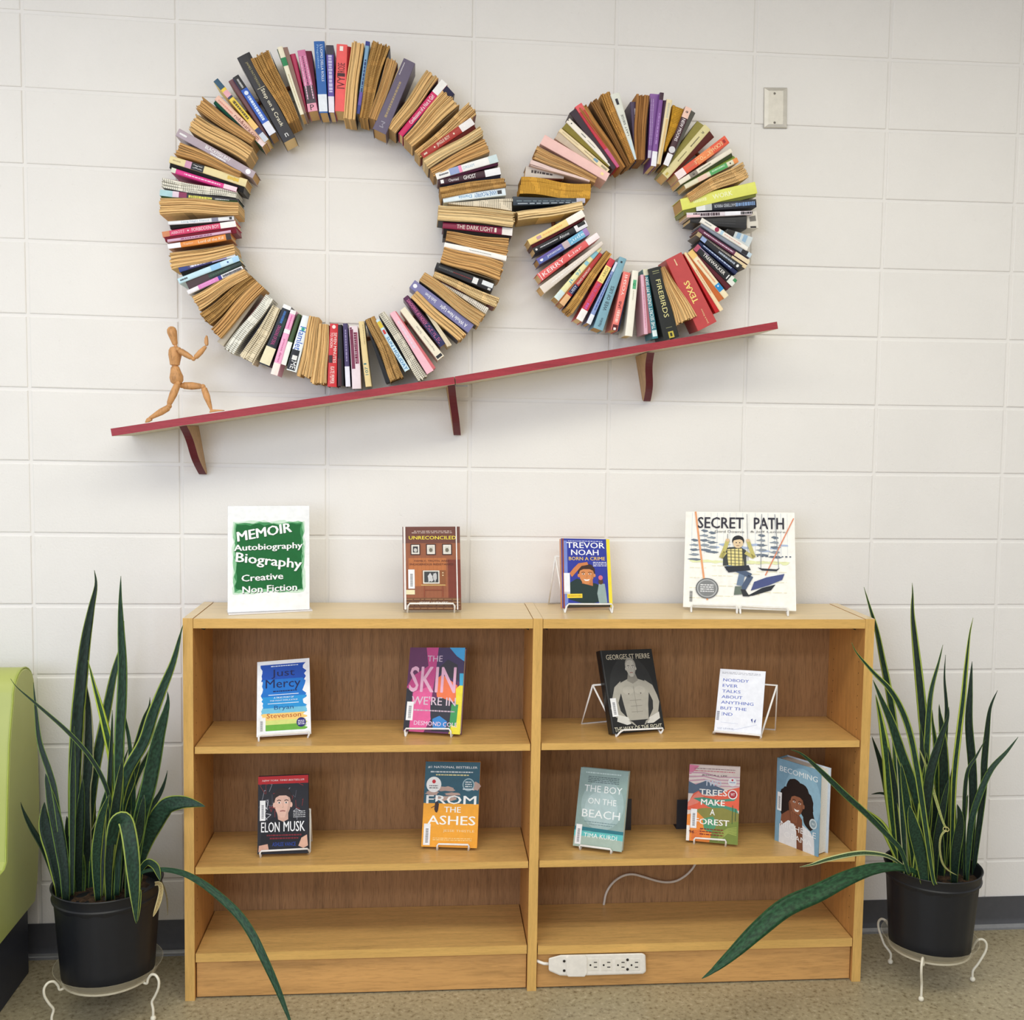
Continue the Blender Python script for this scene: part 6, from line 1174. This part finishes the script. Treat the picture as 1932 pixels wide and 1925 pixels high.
leaf(plL, plL.location, [(255, 1660), (272, 1645), (304, 1641), (342, 1647), (377, 1664), (412, 1690), (449, 1725), (475, 1762), (497, 1806), (522, 1861), (538, 1902), (548, 1930), (554, 1960)], 15, -.36, -.62, (36, 66, 44), (70, 104, 60), .06, w0=.3, ys=[-.34, -.36, -.38, -.41, -.44, -.47, -.5, -.525, -.55, -.57, -.585, -.595, -.6], tw=.6, lab='long thin leaf arching across the bookcase')
leaf(plL, plL.location, [(292, 1668), (301, 1668), (304, 1680), (299, 1704), (289, 1730)], 9, -.37, -.44, (150, 130, 84), (196, 180, 130), .2, w0=.8, lab='dry yellowed leaf hanging over the rim')
leaf(plL, plL.location, [(300, 1662), (307, 1668), (314, 1690), (316, 1710), (316, 1727)], 3, -.3, -.3, (110, 96, 66), (130, 116, 80), .1)
leaf(plL, plL.location, [(255, 1700), (262, 1680), (262, 1700), (258, 1742)], 8, -.42, -.46, D1, YG, .14)
RB = [
 ([(1694, 1640), (1692, 1608), (1691, 1451), (1689, 1385), (1678, 1309), (1665, 1244), (1654, 1189), (1643, 1152), (1630, 1108)], 15, D1, YG, .16, -.2),
 ([(1765, 1670), (1759, 1649), (1744, 1545), (1730, 1451), (1717, 1385), (1700, 1337), (1678, 1300), (1647, 1268), (1617, 1233), (1607, 1213)], 13, D1, YG, .16, -.42),
 ([(1757, 1670), (1755, 1640), (1745, 1407), (1741, 1353), (1735, 1287), (1728, 1222), (1722, 1160), (1722, 1120), (1721, 1100)], 19, D2, YG, .16, -.3),
 ([(1752, 1670), (1752, 1600), (1748, 1451), (1750, 1385), (1756, 1309), (1771, 1250), (1779, 1217)], 13, D1, YG, .14, -.3),
 ([(1775, 1670), (1779, 1500), (1783, 1407), (1786, 1340), (1782, 1280), (1784, 1236)], 9, D2, OL, .1, -.28),
 ([(1796, 1670), (1796, 1608), (1800, 1473), (1809, 1385), (1817, 1320), (1822, 1265), (1829, 1200), (1836, 1166)], 12, D1, (186, 200, 84), .22, -.3),
 ([(1830, 1650), (1834, 1560), (1836, 1495), (1834, 1440), (1828, 1364), (1831, 1298), (1834, 1248)], 17, D2, OL, .07, -.26),
 ([(1838, 1660), (1840, 1618), (1855, 1495), (1857, 1440), (1862, 1385), (1868, 1337), (1882, 1303)], 13, D2, OL, .08, -.3),
 ([(1822, 1680), (1827, 1608), (1834, 1545), (1850, 1495), (1870, 1452), (1900, 1418), (1921, 1391)], 13, D1, OL, .08, -.34),
 ([(1740, 1680), (1742, 1580), (1752, 1479), (1760, 1440), (1776, 1390), (1788, 1355), (1790, 1334)], 19, D2, OL, .06, -.38),
 ([(1775, 1670), (1780, 1560), (1781, 1473), (1778, 1385), (1773, 1345), (1772, 1329)], 22, D2, YG, .1, -.28),
 ([(1770, 1670), (1771, 1560), (1769, 1480), (1765, 1407), (1760, 1365), (1759, 1340)], 14, D3, YG, .2, -.24),
 ([(1748, 1670), (1745, 1560), (1742, 1460), (1740, 1410), (1737, 1366)], 16, D2, OL, .1, -.33),
 ([(1757, 1680), (1752, 1600), (1726, 1495), (1700, 1420), (1682, 1364), (1663, 1320), (1647, 1283)], 21, D1, YG, .1, -.36),
 ([(1692, 1650), (1688, 1587), (1678, 1495), (1673, 1429), (1663, 1364), (1652, 1311)], 20, D3, (184, 202, 84), .26, -.24),
 ([(1692, 1650), (1684, 1566), (1674, 1493), (1662, 1441), (1645, 1390)], 15, D2, OL, .08, -.2),
 ([(1820, 1660), (1819, 1545), (1824, 1462), (1841, 1429), (1859, 1396)], 8, D2, OL, .1, -.34),
 ([(1800, 1670), (1803, 1610), (1812, 1550), (1806, 1518)], 19, D2, OL, .06, -.36),
 ([(1786, 1564), (1777, 1545), (1755, 1473), (1745, 1440), (1733, 1410)], 6, (150, 160, 90), (190, 190, 120), .2, -.4),
 ([(1715, 1650), (1700, 1605), (1679, 1581), (1637, 1538), (1594, 1499), (1553, 1459), (1514, 1424), (1492, 1415)], 12, D1, OL, .1, -.42),
 ([(1706, 1650), (1680, 1587), (1663, 1556), (1638, 1533), (1628, 1522)], 17, D3, (190, 206, 84), .28, -.26),
 ([(1745, 1670), (1736, 1608), (1723, 1556), (1716, 1520)], 26, D1, YG, .07, -.4),
 ([(1786, 1670), (1787, 1580), (1786, 1504), (1783, 1430), (1781, 1395)], 18, D2, OL, .07, -.22),
 ([(1772, 1680), (1768, 1600), (1760, 1530), (1756, 1478)], 30, D2, OL, .05, -.3),
 ([(1710, 1660), (1704, 1560), (1700, 1480), (1694, 1420), (1690, 1380)], 13, D1, CE, .14, -.34),
 ([(1722, 1670), (1735, 1560), (1738, 1480), (1728, 1420)], 12, D3, (180, 200, 90), .25, -.36),
 ([(1790, 1670), (1798, 1560), (1800, 1500)], 14, D2, OL, .1, -.2),
 ([(1730, 1660), (1722, 1560), (1706, 1500), (1690, 1462)], 24, D2, OL, .06, -.26),
 ([(1712, 1670), (1708, 1600), (1698, 1500), (1684, 1400)], 15, D3, YG, .2, -.3),
 ([(1742, 1670), (1746, 1600), (1752, 1520), (1748, 1420)], 16, D2, YG, .12, -.3),
 ([(1762, 1670), (1766, 1600), (1776, 1540), (1790, 1470)], 16, D2, OL, .08, -.34),
 ([(1700, 1670), (1698, 1600), (1690, 1500), (1676, 1410)], 16, D2, YG, .14, -.28),
 ([(1728, 1670), (1722, 1600), (1712, 1520), (1700, 1440)], 18, D1, YG, .1, -.34),
 ([(1780, 1670), (1784, 1600), (1792, 1540), (1796, 1450)], 15, D2, OL, .08, -.24),
 ([(1735, 1670), (1735, 1600), (1738, 1530), (1745, 1440)], 14, D3, (186, 204, 90), .24, -.38),
 ([(1808, 1670), (1812, 1600), (1816, 1560), (1826, 1500)], 12, D2, OL, .1, -.25),
 ([(1690, 1530), (1684, 1506), (1664, 1497), (1644, 1499)], 6, D2, OL, .1, -.16),
]
plR = potted('snake plant in a black pot to the right of the bookcase', PR, .131, .338, .104, None, None)
for i, (pts, w, c, e_, ew, y0) in enumerate(RB):
    rd = random.Random(50 + i); lft = pts[-1][0] < 1660
    y1 = y0 + rd.uniform(-.05, .06)
    if pts[-1][0] < 1645 and y0 < -.35: y1 = y0 - .02
    leaf(plR, plR.location, pts, w, y0, min(-.03, y1), c, e_, ew, tw=rd.uniform(-.4, .4))
leaf(plR, plR.location, [(1712, 1645), (1702, 1633), (1675, 1616), (1640, 1610), (1607, 1612), (1562, 1622), (1530, 1632), (1509, 1636)], 10, -.40, -.44, (56, 78, 46), (196, 200, 140), .2, w0=.4, lab='narrow leaf lying across the bookcase corner')
leaf(plR, plR.location, [(1735, 1655), (1722, 1643), (1686, 1636), (1643, 1641), (1594, 1659), (1545, 1684), (1483, 1712), (1431, 1754), (1382, 1800), (1345, 1832), (1324, 1847)], 34, -.38, -.56, (34, 70, 42), (56, 92, 52), .05, w0=.2, ys=[-.38, -.40, -.43, -.46, -.49, -.51, -.53, -.545, -.56, -.565, -.57], lab='long broad leaf arching down across the bookcase')
leaf(plR, plR.location, [(1786, 1566), (1776, 1577), (1773, 1600), (1778, 1628), (1790, 1643), (1806, 1652)], 4, -.42, -.40, (150, 150, 90), (170, 170, 110), .2, w0=1)
# loose loop of raffia tying one leaf
mb = MB(); kc = on_y(1785, 1565, -.425); mb.tube([kc + Vector((math.cos(t * .5) * .008, math.sin(t * .5) * .004, math.sin(t * .5) * .005)) for t in range(14)], .0009, mat((206, 190, 130), .7), 6); mb.build('raffia_tie', plR, plR.location)
stand('white wire plant stand under the left snake plant', PL, .112, .098, [(.405, -.365), (.160, -.385), (.27, -.15)], 'clear plastic saucer beneath the left black pot', .08)
stand('white wire plant stand under the right snake plant', PR, .107, .098, [(2.449, -.411), (2.646, -.32), (2.456, -.207)], 'clear plastic saucer beneath the right black pot', .08)

# ------------------------------------------------------------------ lime green sofa end
X0 = .024
sf = thing('green_sofa', 'lime green vinyl sofa on a dark plinth, its end beside the left snake plant', 'sofa', (-.4, -.3, 0))
gm = mat((176, 184, 104), .4, spec=.4, var=.03, scale=8)
def sofa_prof(i_=0.0):
    # side outline (y, z): back up, over the rounded top, down the sloping front of the backrest, seat, front edge
    P_ = [(-.097, .205), (-.075, .26), (-.058, .36), (-.050, .48), (-.055, .60), (-.068, .70)]
    for a in range(0, 181, 15):
        t = math.radians(a); P_.append((-.150 + .076 * math.cos(t), .805 + .072 * math.sin(t)))
    P_ += [(-.240, .76), (-.256, .70), (-.272, .58), (-.287, .45), (-.292, .40), (-.31, .385), (-.75, .37), (-.78, .36), (-.79, .33), (-.79, .22), (-.78, .205)]
    return P_
mb = MB(); P_ = sofa_prof(); cy_ = sum(p[0] for p in P_) / len(P_); cz_ = sum(p[1] for p in P_) / len(P_)
def ins(p, d):
    return p
rows = []
for dx, sc_ in ((0, .985), (-.004, .995), (-.012, 1), (-1.3, 1)):
    rows.append([Vector((X0 + dx, -.16 + (y + .16) * (sc_ if y > -.3 else 1), .5 + (z - .5) * sc_)) for y, z in P_])
mb.grid(rows, gm, True, True); mb.build('upholstery', sf, sf.location, smooth='auto')
mb = MB(); mb.tube([Vector((X0 - .003, y - .0012, z)) for y, z in P_[6:26]], .0022, mat((168, 182, 84), .4), 6); mb.build('piping', sf, sf.location, smooth=True)
mb = MB(); mb.ball(Vector((X0 - .055, -.29, .43)), .012, gm); mb.build('button', sf, sf.location, smooth=True)
mb = MB(); mb.box((-1.28, -.74, 0), (X0 - .022, -.09, .205), mat((44, 48, 60), .5)); mb.build('plinth', sf, sf.location, bevel=.003)
